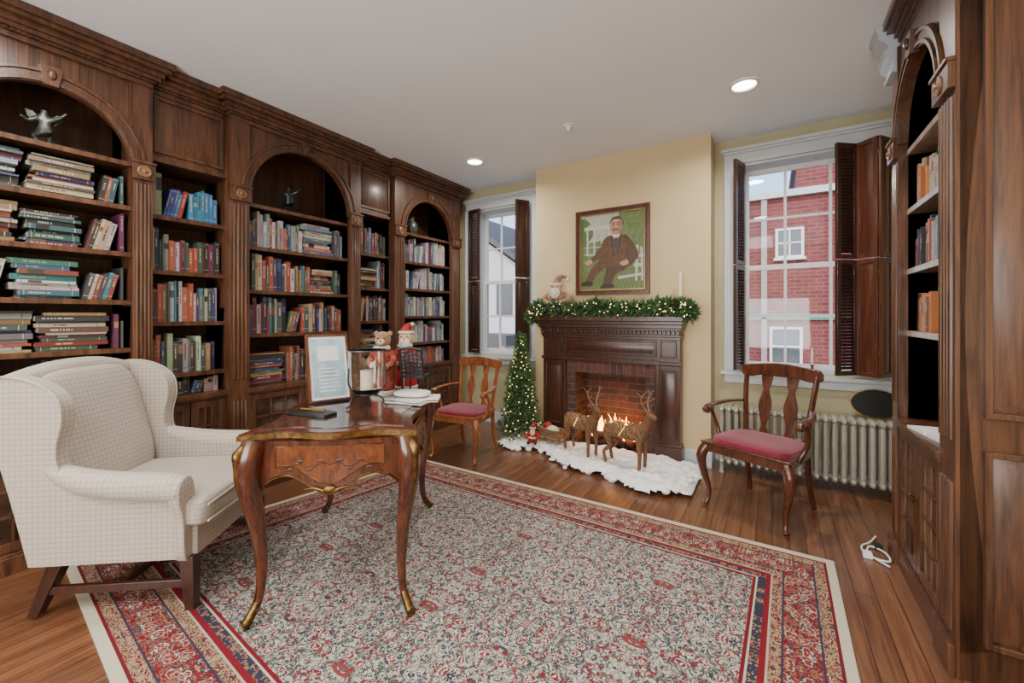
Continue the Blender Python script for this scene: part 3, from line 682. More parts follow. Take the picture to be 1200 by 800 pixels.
for s in (1,-1):
    mb.tube([(-.15,s*.06,.02),(.08,s*.06,.02),(.14,s*.06,.05),(.15,s*.06,.10),(.12,s*.06,.11)],.006,VINE,6,smoothp=4)
    for x in (-.10,.0,.08): mb.tube([(x,s*.06,.02),(x,s*.055,.07)],.005,VINE,6)
    for k in range(7):
        z=.07+k*.014; e=.012*k; mb.tube([(-.14-e*.6,s*.06,z+.01*(k>3)),(0,s*(.068),z-.002*k),(.11+e*.3,s*.06,z)],.008,WICK if k%2 else VINE,6,smoothp=4)
for k in range(7):
    z=.07+k*.014; e=.012*k
    mb.tube([(-.14-e*.6,-.06,z),(-.15-e*.6,0,z),(-.14-e*.6,.06,z)],.008,WICK,6); mb.tube([(.11+e*.3,-.06,z),(.12+e*.3,0,z),(.11+e*.3,.06,z)],.008,VINE,6)
mb.box(-.14,.11,-.06,.06,.066,.074,WICK); mb.ell((-.02,0,.13),(.09,.05,.05),FURW); mb.ell((-.08,.0,.17),(.04,.04,.04),CLOTHR)
mb.build('wicker_sleigh',place(-1.85,3.73,.08,-15)@Matrix.Scale(.95,4))
def needles(mb,c,n,spread,ln,rnd_,mats,wid=.004,bias=None):
    for i in range(n):
        d=Vector((rnd_.gauss(0,1),rnd_.gauss(0,1),rnd_.gauss(0,1))); 
        if bias: d+=Vector(bias)
        d.normalize(); p=Vector(c)+d*spread*rnd_.random(); l=ln*rnd_.uniform(.6,1.2)
        s=d.cross(Vector((rnd_.gauss(0,1),rnd_.gauss(0,1),rnd_.gauss(0,1)))).normalized()*wid
        mb.add([p,p+d*l*.5+s,p+d*l,p+d*l*.5-s],[(0,1,2,3)],rnd_.choice(mats))
mb=MB(); rg=random.Random(9)
path=[(-2.16,3.86,1.34),(-2.12,3.85,1.40),(-2.0,3.85,1.42),(-1.7,3.84,1.41),(-1.4,3.84,1.42),(-1.1,3.84,1.41),(-.8,3.84,1.42),(-.66,3.84,1.42),(-.60,3.82,1.38)]
pp=cr(path,16)
for p in pp:
    needles(mb,p,48,.04,.085,rg,[NEED1,NEED1,NEED2],.007)
    if rg.random()<.8: needles(mb,(p[0]+rg.uniform(-.02,.02),p[1]-.03,p[2]+rg.uniform(-.05,.06)),10,.02,.07,rg,[NEED2,NEED1],.016)
    if rg.random()<.6:
        mb.ell((p[0]+rg.uniform(-.03,.03),p[1]-rg.uniform(.05,.10),p[2]+rg.uniform(-.06,.06)),.0045,BULB,nu=8,nv=6)
    if rg.random()<.10: mb.ell((p[0]+rg.uniform(-.03,.03),p[1]-.08,p[2]+rg.uniform(-.03,.04)),.009,BERRY,nu=8,nv=6)
mb.tube(path,.008,LOG,6); mb.build('christmas_garland',smooth=False)
mb=MB(); TX,TY,TH=-2.27,3.79,1.18
mb.tube([(TX,TY,.04),(TX,TY,TH)],[.02,.004],LOG,8)
for i in range(330):
    t=(i/330)**.85; z=.10+t*(TH-.14); R=.21*(1-t)**.9+.014; R*=rg.uniform(.8,1.12); a=i*2.39996
    tip=Vector((TX+R*math.cos(a),TY+R*math.sin(a),z-.03*(1-t))); base=Vector((TX,TY,z+.01)); 
    mb.tube([base,tip],.0025,LOG,4)
    for k in range(3 if R>.08 else 2):
        c=base.lerp(tip,.45+.28*k); needles(mb,c,16,.014,.05,rg,[NEED1,NEED2,NEED2],.0045,bias=(math.cos(a)*.8,math.sin(a)*.8,.1))
    if rg.random()<.42: mb.ell(tip+Vector((0,0,.008)),.0055,BULB,nu=8,nv=6)
mb.lathe([(.07,0),(.08,.10),(.085,.11),(.06,.115)],(TX,TY,.02),simple('burlap',(.5,.45,.36),.9),16)
mb.build('christmas_tree',smooth=False)
# painting
PX0,PX1,PZ0,PZ1=-1.741,-.987,1.565,2.43
mb=MB(); y=YBR
for (w0,w1,yy) in ((0,.045,.022),(0,.018,.034),(.034,.045,.028)):
    mb.frame(PX0+w0,PX1-w0,PZ0+w0,PZ1-w0,y-yy,y-.002,w1-w0,SHUTR)
mb.frame(PX0+.045,PX1-.045,PZ0+.045,PZ1-.045,y-.02,y-.002,.006,GOLD)
gx0,gx1,gz0,gz1=PX0+.05,PX1-.05,PZ0+.05,PZ1-.05
nx,ny=240,280
U,V=np.meshgrid(np.linspace(0,1,nx),np.linspace(0,1,ny))
def fbm(u,v,s,seed=0):
    out=np.zeros(u.shape); a=1
    r=np.random.RandomState(seed)
    for o_ in range(4):
        for k in range(4):
            th=r.rand()*6.28; ph=r.rand()*6.28; out+=a*np.sin((u*math.cos(th)+v*math.sin(th))*s*(1+.5*r.rand())*6.28+ph+1.5*np.sin(v*s*3+ph)); 
        s*=2;a*=.6
    return out/8
F1=fbm(U,V,3,1);F2=fbm(U,V,8,2);F3=fbm(U,V,22,3);F4=fbm(V,U,8,5)
img=np.zeros((ny,nx,3))
def C(c): return np.array(c)
img[:]=C((.07,.10,.035)); img+= (F2[...,None]*.5+.5).clip(0,1)*C((.15,.18,.065))
m_=V<.34; img[m_]=C((.12,.16,.05)); img+= (m_*F3*.14)[...,None]*C((.9,1,.3))
def inpoly(poly):
    k=.0045*(.3 if MAN=='face' else 1); UU=U+F2*k; VV=V+F4*k
    inside=np.zeros(U.shape,bool); n=len(poly); j=n-1
    for i in range(n):
        xi,yi=poly[i];xj,yj=poly[j]
        if yi!=yj: inside^=((yi>VV)!=(yj>VV))&(UU<(xj-xi)*(VV-yi)/(yj-yi)+xi)
        j=i
    return inside
MAN=False
def fill(poly,c,c2=None,sm=True,t=F3,a=1.0):
    if MAN: poly=[(.49+(px-.55)*1.28,.02+(py-.03)*1.08) for px,py in poly]
    if sm: poly=cr([tuple(map(float,p)) for p in poly],5,True)
    k=inpoly(poly); c2=c2 or tuple(x*1.5 for x in c); w=(t*.5+.5).clip(0,1)[...,None]
    img[k]=(img*(1-a)+a*(C(c)*(1-w)+C(c2)*w))[k]
fill([(0,.62),(.5,.66),(.62,1),(0,1)],(.33,.38,.30),(.52,.54,.44),False,F2)
fill([(.0,.60),(.2,.72),(.15,.9),(0,.95)],(.08,.13,.045))
fill([(.10,.84),(.22,.93),(.36,.97),(.50,.93),(.62,.84)],(.38,.39,.35),(.56,.56,.50),False)
fill([(.06,.80),(.66,.80),(.66,.845),(.06,.845)],(.50,.51,.45),(.62,.62,.56),False)
for x in (.11,.22,.34,.46,.60): fill([(x-.014,.42),(x+.014,.42),(x+.014,.80),(x-.014,.80)],(.46,.47,.42),(.60,.60,.54),False)
fill([(.06,.46),(.66,.46),(.66,.48),(.06,.48)],(.45,.45,.4),None,False); fill([(.06,.56),(.42,.56),(.42,.572),(.06,.572)],(.45,.45,.4),None,False)
fill([(.06,.42),(.66,.42),(.66,.46),(.06,.46)],(.12,.17,.06),(.25,.30,.12),False,a=.8)
for (bx,by,br) in ((.06,.40,.09),(.2,.36,.07),(.30,.42,.06),(.12,.30,.08),(.9,.62,.1),(.85,.8,.12),(.95,.92,.08)):
    fill([(bx+br*math.cos(q),by+br*.8*math.sin(q)) for q in (0,1,2,3,4,5)],(.06,.10,.03),(.20,.26,.09),True,F2,.85)
for pl in ([(.86,.10),(.89,.10),(.91,.55),(.87,.55)],[(.95,.10),(.98,.10),(.97,.52),(.94,.52)],[(.84,.28),(.98,.28),(.98,.32),(.84,.32)],[(.60,.13),(.98,.17),(.98,.20),(.60,.165)],[(.82,.40),(.98,.40),(.98,.43),(.82,.43)]):
    fill(pl,(.46,.46,.42),(.60,.60,.55),False)
MAN=True
sd=(.060,.026,.011); sl=(.165,.080,.032)
fill([(.22,.10),(.30,.09),(.40,.22),(.55,.30),(.72,.26),(.75,.34),(.60,.42),(.42,.38),(.30,.26)],sd,sl,True,F2)
fill([(.45,.05),(.55,.05),(.60,.18),(.74,.26),(.72,.36),(.52,.34),(.48,.20)],(.04,.018,.009),(.12,.058,.025),True,F2)
fill([(.16,.07),(.30,.06),(.32,.11),(.22,.12)],(.02,.015,.012)); fill([(.42,.03),(.58,.03),(.57,.07),(.46,.075)],(.02,.015,.012))
fill([(.40,.34),(.42,.52),(.48,.64),(.58,.67),(.70,.66),(.80,.58),(.84,.42),(.80,.30),(.62,.28),(.48,.30)],sd,sl,True,F2)
fill([(.70,.66),(.80,.58),(.84,.42),(.80,.30),(.70,.29),(.74,.5)],(.02,.010,.006),None,True,F2,.55)
fill([(.70,.60),(.80,.58),(.88,.42),(.84,.34),(.72,.36),(.76,.48)],(.04,.018,.009),(.13,.062,.027)); 
fill([(.42,.55),(.46,.60),(.36,.46),(.26,.37),(.30,.34),(.42,.42)],sd,sl)
fill([(.55,.655),(.575,.655),(.60,.42),(.58,.40)],(.025,.012,.007),None,False,F3,.8); fill([(.66,.66),(.68,.65),(.63,.42),(.62,.43)],(.025,.012,.007),None,False,F3,.8)
fill([(.565,.655),(.62,.63),(.665,.655),(.62,.44),(.59,.44)],(.08,.043,.027),(.14,.08,.045),False)
MAN='face'
fill([(.565,.665),(.61,.62),(.66,.665),(.61,.685)],(.56,.53,.48)); fill([(.603,.64),(.622,.64),(.626,.52),(.61,.49),(.60,.52)],(.03,.04,.08),None,False)
fill([(.540,.73),(.548,.82),(.60,.87),(.66,.86),(.695,.79),(.678,.71),(.62,.668),(.56,.69)],(.40,.19,.12),(.56,.32,.21),True,F2)
fill([(.655,.85),(.695,.79),(.678,.71),(.63,.67),(.655,.75)],(.22,.09,.055),None,True,F3,.55)
fill([(.57,.855),(.62,.865),(.64,.83),(.58,.825)],(.66,.42,.30),None,True,F3,.5)
fill([(.535,.80),(.555,.865),(.61,.89),(.675,.87),(.705,.79),(.69,.78),(.675,.845),(.58,.848)],(.06,.035,.024)); 
fill([(.568,.735),(.61,.749),(.656,.735),(.642,.716),(.61,.726),(.578,.716)],(.14,.08,.045)); fill([(.592,.708),(.635,.708),(.612,.698)],(.36,.12,.09))
for ex in (.585,.64): fill([(ex-.02,.788),(ex,.797),(ex+.02,.788),(ex,.772)],(.16,.075,.05)); fill([(ex-.022,.812),(ex,.822),(ex+.022,.812),(ex,.806)],(.10,.05,.03))
fill([(.605,.79),(.628,.757),(.602,.752)],(.62,.36,.25),None,False)
fill([(.22,.36),(.29,.39),(.32,.35),(.25,.32)],(.42,.22,.14)); fill([(.66,.33),(.74,.36),(.76,.31),(.69,.29)],(.42,.22,.14))
for it in range(2):
    p_=np.pad(img,((1,1),(1,1),(0,0)),'edge'); img=(p_[1:-1,1:-1]*2+p_[:-2,1:-1]+p_[2:,1:-1]+p_[1:-1,:-2]+p_[1:-1,2:])/6
img=(img*(1+.18*F3[...,None])).clip(0,1)*.95
vs=[(gx0+(gx1-gx0)*i/(nx-1),y-.010,gz0+(gz1-gz0)*j/(ny-1)) for j in range(ny) for i in range(nx)]
o_=len(mb.v); mb.v+=vs; mb.mats.append(PAINTM); km=len(mb.mats)-1
for j in range(ny-1):
    for i in range(nx-1):
        a=o_+j*nx+i; mb.f.append([a,a+1,a+nx+1,a+nx]); mb.mi.append(km); mb.cols.append(tuple(img[j,i]))
mb.build('framed_portrait_painting',smooth=False)
def santa(name,M,coat=FUR,s=1.0):
    mb=MB(); mb.M=Matrix.Scale(s,4)
    mb.ell((0,0,.08),(.09,.07,.085),coat); mb.ell((0,-.01,.15),(.08,.065,.06),coat); mb.ell((0,-.02,.215),(.045,.045,.05),SKIN)
    mb.ell((0,-.05,.175),(.045,.03,.06),FURW); mb.ell((0,-.068,.215),.009,SKIN); mb.tube([(-.09,-.03,.10),(0,-.075,.095),(.09,-.03,.10)],.016,FURW,8,smoothp=4)
    for sx in (-1,1):
        mb.ell((sx*.016,-.058,.228),.005,BLACK,nu=8,nv=6); mb.tube([(sx*.06,0,.17),(sx*.11,-.04,.12),(sx*.06,-.08,.10)],[.028,.028,.024],coat,10,smoothp=3); mb.ell((sx*.055,-.085,.10),.018,SKIN)
        mb.tube([(sx*.04,-.03,.04),(sx*.06,-.10,.03),(sx*.06,-.13,.03)],[.03,.026,.024],coat,10,smoothp=3); mb.ell((sx*.06,-.14,.035),(.022,.03,.03),BLACK)
    mb.lathe([(.052,0),(.058,.012),(.052,.026)],(0,-.015,.24),FURW,16); mb.tube([(0,-.01,.255),(.01,.0,.30),(.05,.01,.325),(.085,.01,.30)],[.045,.03,.016,.008],coat,12,smoothp=3); mb.ell((.09,.01,.295),.016,FURW)
    mb.M=Matrix(); mb.build(name,M)
santa('santa_doll',place(-1.92,3.94,1.36,10)@Matrix.Scale(1.25,4))
mb=MB(); mb.lathe([(.045,0),(.045,.01),(.02,.02),(.012,.05),(.018,.09),(.010,.12),(.022,.15),(.022,.16)],(-.70,3.96,1.345),GOLD,16); mb.lathe([(.013,.16),(.012,.40),(.003,.405)],(-.70,3.96,1.345),WAX,14); mb.tube([(-.70,3.96,1.75),(-.70,3.96,1.762)],.0015,BLACK,5); mb.build('taper_candle')
mb=MB(); mb.lathe([(.035,0),(.035,.008),(.008,.015),(.008,.04),(.018,.045),(.018,.05)],(.29,4.38,.881),BRASS,16); mb.lathe([(.009,.05),(.009,.16),(.004,.165),(.007,.18),(.001,.20)],(.29,4.38,.881),WAX,12); mb.build('window_candle')
santa('santa_figurine',place(-2.04,3.64,.075,20)@Matrix.Scale(.6,4),CLOTHR)
# ---------------------------------------------------------------- wing chair
def wing_chair(M):
    mb=MB()
    prof=cr([(-.25,.25),(-.255,.40),(-.24,.53),(-.20,.575),(-.02,.59),(.15,.615),(.225,.66),(.235,.75),(.215,.85),(.225,.94),(.28,1.0),(.36,1.035),(.44,1.045),(.505,1.03),(.52,.94),(.475,.76),(.41,.52),(.345,.25)],5)
    for s in (1,-1):
        a0,a1=(.275,.335) if s>0 else (-.335,-.275)
        mb.prism(prof,'x',a0,a1,FABRIC)
        mb.tube([(s*.33,-.255,.55),(s*.33,-.18,.565),(s*.33,-.02,.575),(s*.325,.14,.60),(s*.305,.28,.65)],[.056,.060,.058,.052,.03],FABRIC,18,smoothp=5)
        mb.lathe([(.056,0),(.05,-.012),(.02,-.016)],(s*.33,-.255,.55),FABRIC,18,'y')
        mb.prism(cr([(s*.265,.25),(s*.335,.25),(s*.35,.42),(s*.38,.535),(s*.35,.595),(s*.29,.58),(s*.27,.50),(s*.265,.36)],4,True),'y',-.265,-.225,FABRIC)
        mb.tube([(s*.342,p[0],p[1]) for p in prof[26:70]],.006,FABRIC,6)
    mb.box(-.29,.29,-.285,.34,.245,.39,FABRIC)
    mb.ell((0,.02,.445),(.285,.31,.07),FABRIC,.35,36,14); mb.ell((0,-.262,.440),(.335,.085,.07),FABRIC,.4,36,12)
    mb.tube([(-.32,-.347,.475),(0,-.352,.48),(.32,-.347,.475)],.006,FABRIC,6); mb.tube([(-.32,-.347,.405),(0,-.352,.40),(.32,-.347,.405)],.006,FABRIC,6)
    mb.ell((0,.375,.74),(.28,.08,.315),FABRIC,.45,36,18,rot=Euler((rad(-15),0,0)))
    mb.prism([(.32,.25),(.345,.25),(.41,.52),(.475,.76),(.51,.95),(.49,1.02),(.43,1.02),(.35,.6)],'x',-.29,.29,FABRIC)
    mb.tube([(-.30,.455,1.00),(-.15,.455,1.035),(0,.455,1.045),(.15,.455,1.035),(.30,.455,1.00)],.048,FABRIC,14,smoothp=4)
    for s in (1,-1):
        for (xa,ya,xb,yb_) in ((s*.29,-.255,s*.29,-.265),(s*.26,.28,s*.275,.37)):
            h,k=.030,.020
            mb.add([(xa-h,ya-h,.25),(xa+h,ya-h,.25),(xa+h,ya+h,.25),(xa-h,ya+h,.25),(xb-k,yb_-k,0.013),(xb+k,yb_-k,0.013),(xb+k,yb_+k,0.013),(xb-k,yb_+k,0.013)],
              [(0,1,2,3),(7,6,5,4),(4,5,1,0),(5,6,2,1),(6,7,3,2),(7,4,0,3)],LEGW)
        mb.box(s*.275-.011,s*.275+.011,-.26,.34,.10,.135,LEGW)
    mb.box(-.27,.27,.03,.052,.102,.133,LEGW)
    mb.build('wingback_armchair',M,bevel=.012,seg=3)
wing_chair(place(-2.655,.895,0.0,128)@Matrix.Scale(1.04,4))
# ---------------------------------------------------------------- open armchairs
def arm_chair(M,W_):
    mb=MB()
    seat=[(-.28,-.25),(.28,-.25),(.23,.22),(-.23,.22)]
    mb.prism(seat,'z',.39,.45,W_)
    mb.prism([(x*1.03,y*1.03) for x,y in seat],'z',.445,.458,W_)
    mb.M=Matrix.Translation((0,-.015,0)); mb.ell((0,0,.46),(.255,.215,.045),RED,.45,32,12); mb.M=Matrix()
    for s in (1,-1):
        mb.tube([(s*.255,-.225,.43),(s*.285,-.25,.36),(s*.275,-.245,.25),(s*.25,-.22,.13),(s*.25,-.225,.05),(s*.262,-.245,.012)],[.034,.036,.026,.018,.015,.022],W_,12,smoothp=5)
        mb.tube([(s*.215,.30,0.012),(s*.205,.25,.18),(s*.205,.215,.42),(s*.21,.225,.60),(s*.225,.26,.78),(s*.235,.30,.93)],[.017,.018,.022,.019,.018,.019],W_,10,smoothp=5,ell=(1,1.1))
        mb.tube([(s*.225,.245,.70),(s*.27,.12,.705),(s*.315,-.02,.69),(s*.305,-.12,.685),(s*.30,-.15,.67)],[.015,.017,.020,.024,.026],W_,10,smoothp=5,ell=(.7,1.2))
        mb.lathe([(.0,-.02),(.026,-.018),(.03,0),(.026,.018),(.0,.02)],(s*.302,-.155,.665),W_,14,'x')
        mb.tube([(s*.255,-.06,.42),(s*.285,-.03,.50),(s*.31,-.05,.60),(s*.305,-.10,.67)],[.018,.015,.015,.018],W_,10,smoothp=5)
    top=cr([(-.262,.90),(-.255,.965),(-.15,.985),(0,1.0),(.15,.985),(.255,.965),(.262,.90),(.20,.885),(.10,.905),(0,.90),(-.10,.905),(-.20,.885)],5,True)
    mb.M=Matrix.Translation((0,.292,0)); mb.prism(top,'y',-.012,.022,W_); mb.M=Matrix()
    sp=[(-.024,.47),(-.028,.50),(-.018,.53),(-.026,.58),(-.042,.64),(-.044,.70),(-.030,.76),(-.022,.80),(-.032,.84),(-.042,.91)]
    sp=cr(sp,4)
    def yb(z): return .222+max(0,(z-.45))**1.4*.22
    for cx in (-.085,.085):
        n=len(sp); vs=[];fs=[]
        for (a,z) in sp:
            y=yb(z); vs+=[(cx+a,y,z),(cx-a,y,z),(cx-a,y+.012,z),(cx+a,y+.012,z)]
        for i in range(n-1):
            for k in range(4): fs.append((i*4+k,i*4+(k+1)%4,i*4+4+(k+1)%4,i*4+4+k))
        mb.add(vs,fs,W_)
    mb.box(-.20,.20,.212,.238,.455,.49,W_)
    mb.build('carved_armchair',M,bevel=.003,seg=2)
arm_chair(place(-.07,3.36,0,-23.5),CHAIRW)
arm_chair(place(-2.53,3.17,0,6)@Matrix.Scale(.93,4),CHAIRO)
# ---------------------------------------------------------------- desk
MD=place(-1.972,1.519,0,39)
mb=MB(); hx,hy=.335,.515; ZT=.845
def outline(k):
    a,b_=hx+k,hy+k
    return cr([(-a,-b_),(-a*.55,-b_+.035),(0,-b_-.012),(a*.55,-b_+.035),(a,-b_),(a+.012,-b_+.02),(a-.03,-b_*.55),(a+.012,0),(a-.03,b_*.55),(a+.012,b_-.02),(a,b_),(a*.55,b_-.035),(0,b_+.012),(-a*.55,b_-.035),(-a,b_),(-a-.012,b_-.02),(-a+.03,b_*.55),(-a-.012,0),(-a+.03,-b_*.55),(-a-.012,-b_+.02)],5,True)
mb.prism(outline(.022),'z',ZT-.03,ZT-.006,BRASS); mb.prism(outline(.016),'z',ZT-.02,ZT,DESKW)
TOPM=wood('desk_leather_top',(.03,.010,.007),(.09,.028,.014),grain=(6,6,6),rough=.08,coat=1.0,bump=.02)
mb.prism(outline(-.04),'z',ZT,ZT+.003,TOPM)
mb.prism(outline(.004),'z',ZT-.05,ZT-.03,DESKW)
def apron(p0,p1,nrm,front):
    n=32; vs=[];fs=[]
    for i in range(n+1):
        t=i/n; s=abs(t-.5)*2
        bulge=.03*math.cos((t-.5)*math.pi)-.02
        zb=.615+.04*math.sin(s*math.pi)**2-.045*math.cos(min(1,s*1.6)*math.pi/2)**2-.09*max(0,(s-.72)/.28)**2
        p=Vector(p0).lerp(Vector(p1),t)+Vector(nrm)*bulge; q=p-Vector(nrm)*.02
        for pt in (p,q): vs+=[(pt.x,pt.y,zb),(pt.x,pt.y,ZT-.04)]
    for i in range(n):
        a=i*4;b_=a+4
        fs+=[(a,b_,b_+1,a+1),(a+2,a+3,b_+3,b_+2),(a,a+2,b_+2,b_)]
    mb.add(vs,fs,DESKW)
    off=lambda i,z,k=.002:(vs[i*4][0]+nrm[0]*k,vs[i*4][1]+nrm[1]*k,z)
    def inlay(i0,i1,lo,hi,mat,k):
        pv=[];pf=[]
        for i in range(i0,i1+1): pv+=[off(i,vs[i*4][2]+lo,k),off(i,ZT-hi,k)]
        for i in range(i1-i0): pf.append((i*2,i*2+2,i*2+3,i*2+1))
        mb.add(pv,pf,mat)
    i0,i1=5,n-5
    inlay(i0,i1,.045,.065,DESKL,.0012)
    mb.tube([off(i,vs[i*4][2]+.003) for i in range(n+1)],.005,BRASS,6)
    pts=[off(i,vs[i*4][2]+.045) for i in range(i0,i1+1)]; tp=[off(i,ZT-.065) for i in range(i1,i0-1,-1)]
    mb.tube(pts+tp+[pts[0]],.0018,BRASS,5)
    # leaf-scroll marquetry
    zc=(vs[(n//2)*4][2]+.045+ZT-.065)/2
    for sg in (-1,1):
        pth=[off(n//2+int(sg*k),zc+.012*math.sin(k*1.2),.0016) for k in range(0,10)]
        mb.tube(pth,.0016,LEGW,5)
        for k in (2,4,6,8):
            c=off(n//2+sg*k,zc+.018*(1 if k%4 else -1),.0016); ax=abs(nrm[1])>.5
            mb.ell(c,((.014 if ax else .0012),(.0012 if ax else .014),.006),LEGW,nu=10,nv=6)
    c=vs[(n//2)*4]; ax=abs(nrm[1])>.5; mb.ell((c[0]+nrm[0]*.008,c[1]+nrm[1]*.008,c[2]+.022),(.030 if ax else .010,.010 if ax else .030,.018),BRASS)
    for k in (-1,1):
        mb.tube([off(n//2+k,c[2]+.015,.006),off(n//2+k*3,c[2]+.03,.006),off(n//2+k*5,c[2]+.025,.006)],[.009,.006,.003],BRASS,8,smoothp=4)
apron((-hx,-hy,0),(hx,-hy,0),(0,-1,0),1); apron((-hx,hy,0),(hx,hy,0),(0,1,0),0); apron((-hx,-hy,0),(-hx,hy,0),(-1,0,0),0); apron((hx,-hy,0),(hx,hy,0),(1,0,0),0)
for sx in (1,-1):
    for sy in (1,-1):
        P=lambda o,z:(sx*(hx+o*.7),sy*(hy+o*.7),z)
        mb.tube([P(-.02,.81),P(.0,.74),P(.008,.66),P(-.012,.53),P(-.04,.38),P(-.05,.22),P(-.035,.10),P(.01,.03),P(.028,.022)],[.045,.050,.048,.038,.029,.021,.017,.017,.02],DESKW,12,smoothp=5)
        mb.tube([P(.0,.80),P(.042,.76),P(.048,.70),P(.04,.64),P(.026,.56),P(.010,.48)],[.020,.022,.014,.018,.010,.004],BRASS,10,smoothp=5)
        mb.ell(P(.046,.75),(.022,.022,.034),BRASS); mb.ell(P(.04,.655),(.015,.015,.018),BRASS)
        mb.tube([P(.018,.50),P(-.008,.40),P(-.022,.30),P(-.03,.2),P(-.015,.10)],[.004]*5,BRASS,6,smoothp=4)
        mb.tube([P(-.035,.10),P(.008,.038),P(.028,.026)],[.018,.020,.023],BRASS,10,smoothp=4)
mb.build('writing_desk',MD,ang=50)
ZD=ZT+.0045
def onl(px,d):
    t=(px-600)/485; th=math.atan(305/485); return (d*(-math.sin(th)+t*math.cos(th)),d*(math.cos(th)+t*math.sin(th)))
x,y=onl(388,2.42)
mb=MB(); mb.M=Matrix.Rotation(rad(-14),4,'X')
mb.frame(-.12,.12,.0,.40,-.012,.012,.014,SHUTR); mb.box(-.108,.108,-.004,.008,.012,.388,PAPER); mb.box(-.09,.09,-.006,-.003,.03,.37,PAPERB); mb.box(-.06,.06,-.0075,-.005,.24,.33,PAPER)
for k in range(7): mb.box(-.06,.06 if k%3 else .03,-.0075,-.005,.06+k*.022,.066+k*.022,PAPER)
mb.M=Matrix(); mb.tube([(0,.08,.30),(0,.20,.008)],.006,BLACK,6); mb.tube([(-.1,-.03,.007),(.1,-.03,.007)],.006,BLACK,6)
mb.build('framed_document',place(x,y,ZD,72))
x,y=onl(430,2.30); mb=MB()
mb.lathe([(.055,.075),(.095,.10),(.10,.18),(.098,.30),(.104,.31),(.100,.31),(.094,.30),(.096,.18),(.091,.103),(.05,.08)],(0,0,0),GLASS,28)
mb.lathe([(.035,.085),(.035,.20),(.005,.205)],(0,0,0),WAX,18); mb.lathe([(.06,.066),(.06,.074)],(0,0,0),BLACK,20)
mb.lathe([(.1055,.308),(.1055,.314),(.1015,.314),(.1015,.308)],(0,0,0),PEWTER,28)
for k in range(3):
    a=k*2.094+.4; c,s_=math.cos(a),math.sin(a); mb.tube([(c*.03,s_*.03,.068),(c*.09,s_*.09,.05),(c*.10,s_*.10,.02),(c*.12,s_*.12,.006)],.006,BLACK,6,smoothp=4); mb.tube([(c*.06,s_*.06,.07),(c*.108,s_*.108,.13),(c*.108,s_*.108,.22)],.005,BLACK,6,smoothp=4)
mb.build('hurricane_candle_holder',place(x,y,ZD))
x,y=onl(485,2.42); mb=MB(); rp=random.Random(4)
for k in range(6):
    mb.M=Matrix.Translation((rp.uniform(-.03,.03),rp.uniform(-.02,.02),.002+k*.004))@Matrix.Rotation(rp.uniform(-.5,.5),4,'Z'); mb.box(-.12,.12,-.08,.08,0,.003,PAPER)
mb.M=Matrix(); mb.ell((-.02,.02,.045),(.11,.07,.018),PAPER,.7)
mb.build('paper_stack',place(x,y,ZD,20))
x,y=onl(365,2.12); mb=MB(); mb.prism(cr([(-.11,-.05),(.11,-.05),(.13,0),(.11,.05),(-.11,.05),(-.13,0)],4,True),'z',0,.012,BLACK); mb.tube([(-.07,0,.02),(.08,.01,.022)],.006,GOLD,8); mb.build('pen_tray',place(x,y,ZD,10))
def doll(name,M,coat,face,hat,Hh=.46):
    mb=MB(); mb.M=Matrix.Scale(Hh/.46,4)
    mb.lathe([(.075,0),(.078,.01),(.068,.10),(.058,.20),(.052,.27),(.03,.31)],(0,0,0),coat,20); mb.lathe([(.080,0),(.082,.02),(.075,.03)],(0,0,0),FURW,20)
    mb.ell((0,-.005,.355),(.050,.048,.055),face)
    if face is SKIN:
        mb.ell((0,-.04,.315),(.042,.025,.05),FURW); mb.ell((0,-.056,.356),.008,SKIN,nu=8,nv=6); mb.ell((0,.01,.35),(.054,.043,.05),FURW)
    else:
        mb.ell((0,-.052,.345),(.022,.02,.018),FURW); mb.ell((0,-.068,.352),.007,BLACK,nu=8,nv=6)
    mb.tube([(-.045,-.02,.305),(0,-.055,.298),(.045,-.02,.305)],.014,FURW,8,smoothp=3)
    mb.tube([(0,-.056,.28),(0,-.070,.15),(0,-.078,.03)],.010,FURW,8,smoothp=3)
    for s in (1,-1):
        mb.ell((s*.02,-.05,.368),.005,BLACK,nu=8,nv=6)
        if face is not SKIN: mb.ell((s*.043,.0,.395),(.018,.010,.018),face)
        mb.tube([(s*.05,0,.275),(s*.075,-.03,.22),(s*.050,-.075,.19)],[.022,.022,.020],coat,10,smoothp=3); mb.ell((s*.043,-.085,.188),(.018,.018,.018),face)
    if hat:
        mb.lathe([(.05,0),(.056,.01),(.05,.022)],(0,0,.385),FURW,14); mb.tube([(0,0,.40),(.01,.0,.435),(.04,0,.455)],[.044,.028,.008],CLOTHR,12,smoothp=3); mb.ell((.045,0,.455),.013,FURW)
    needles(mb,(0,-.085,.20),30,.015,.03,rg,[NEED1,NEED2],.004); mb.ell((0,-.10,.205),.010,BERRY)
    mb.M=Matrix(); mb.build(name,M)
x,y=onl(449,2.66); doll('dressed_teddy_bear',place(x,y,ZD,35),PLAID,FUR,False,.45)
x,y=onl(476,2.84); doll('santa_claus_doll',place(x,y,ZD,30),CLOTHR,SKIN,True,.45)
x,y=onl(488,2.63)
mb=MB()
for s in (1,-1):
    mb.tube([(s*.085,.06,.03),(s*.085,.07,.16),(s*.09,.11,.36)],.009,BLACK,8); mb.tube([(s*.085,-.07,.03),(s*.085,-.07,.24)],.008,BLACK,8); mb.tube([(s*.085,-.08,.24),(s*.087,.085,.24)],.008,BLACK,8)
    mb.tube([(s*.085,-.13,.028),(s*.085,-.05,.009),(s*.085,.05,.009),(s*.085,.14,.035)],.008,BLACK,8,smoothp=4)
mb.box(-.095,.095,-.08,.08,.14,.155,BLACK)
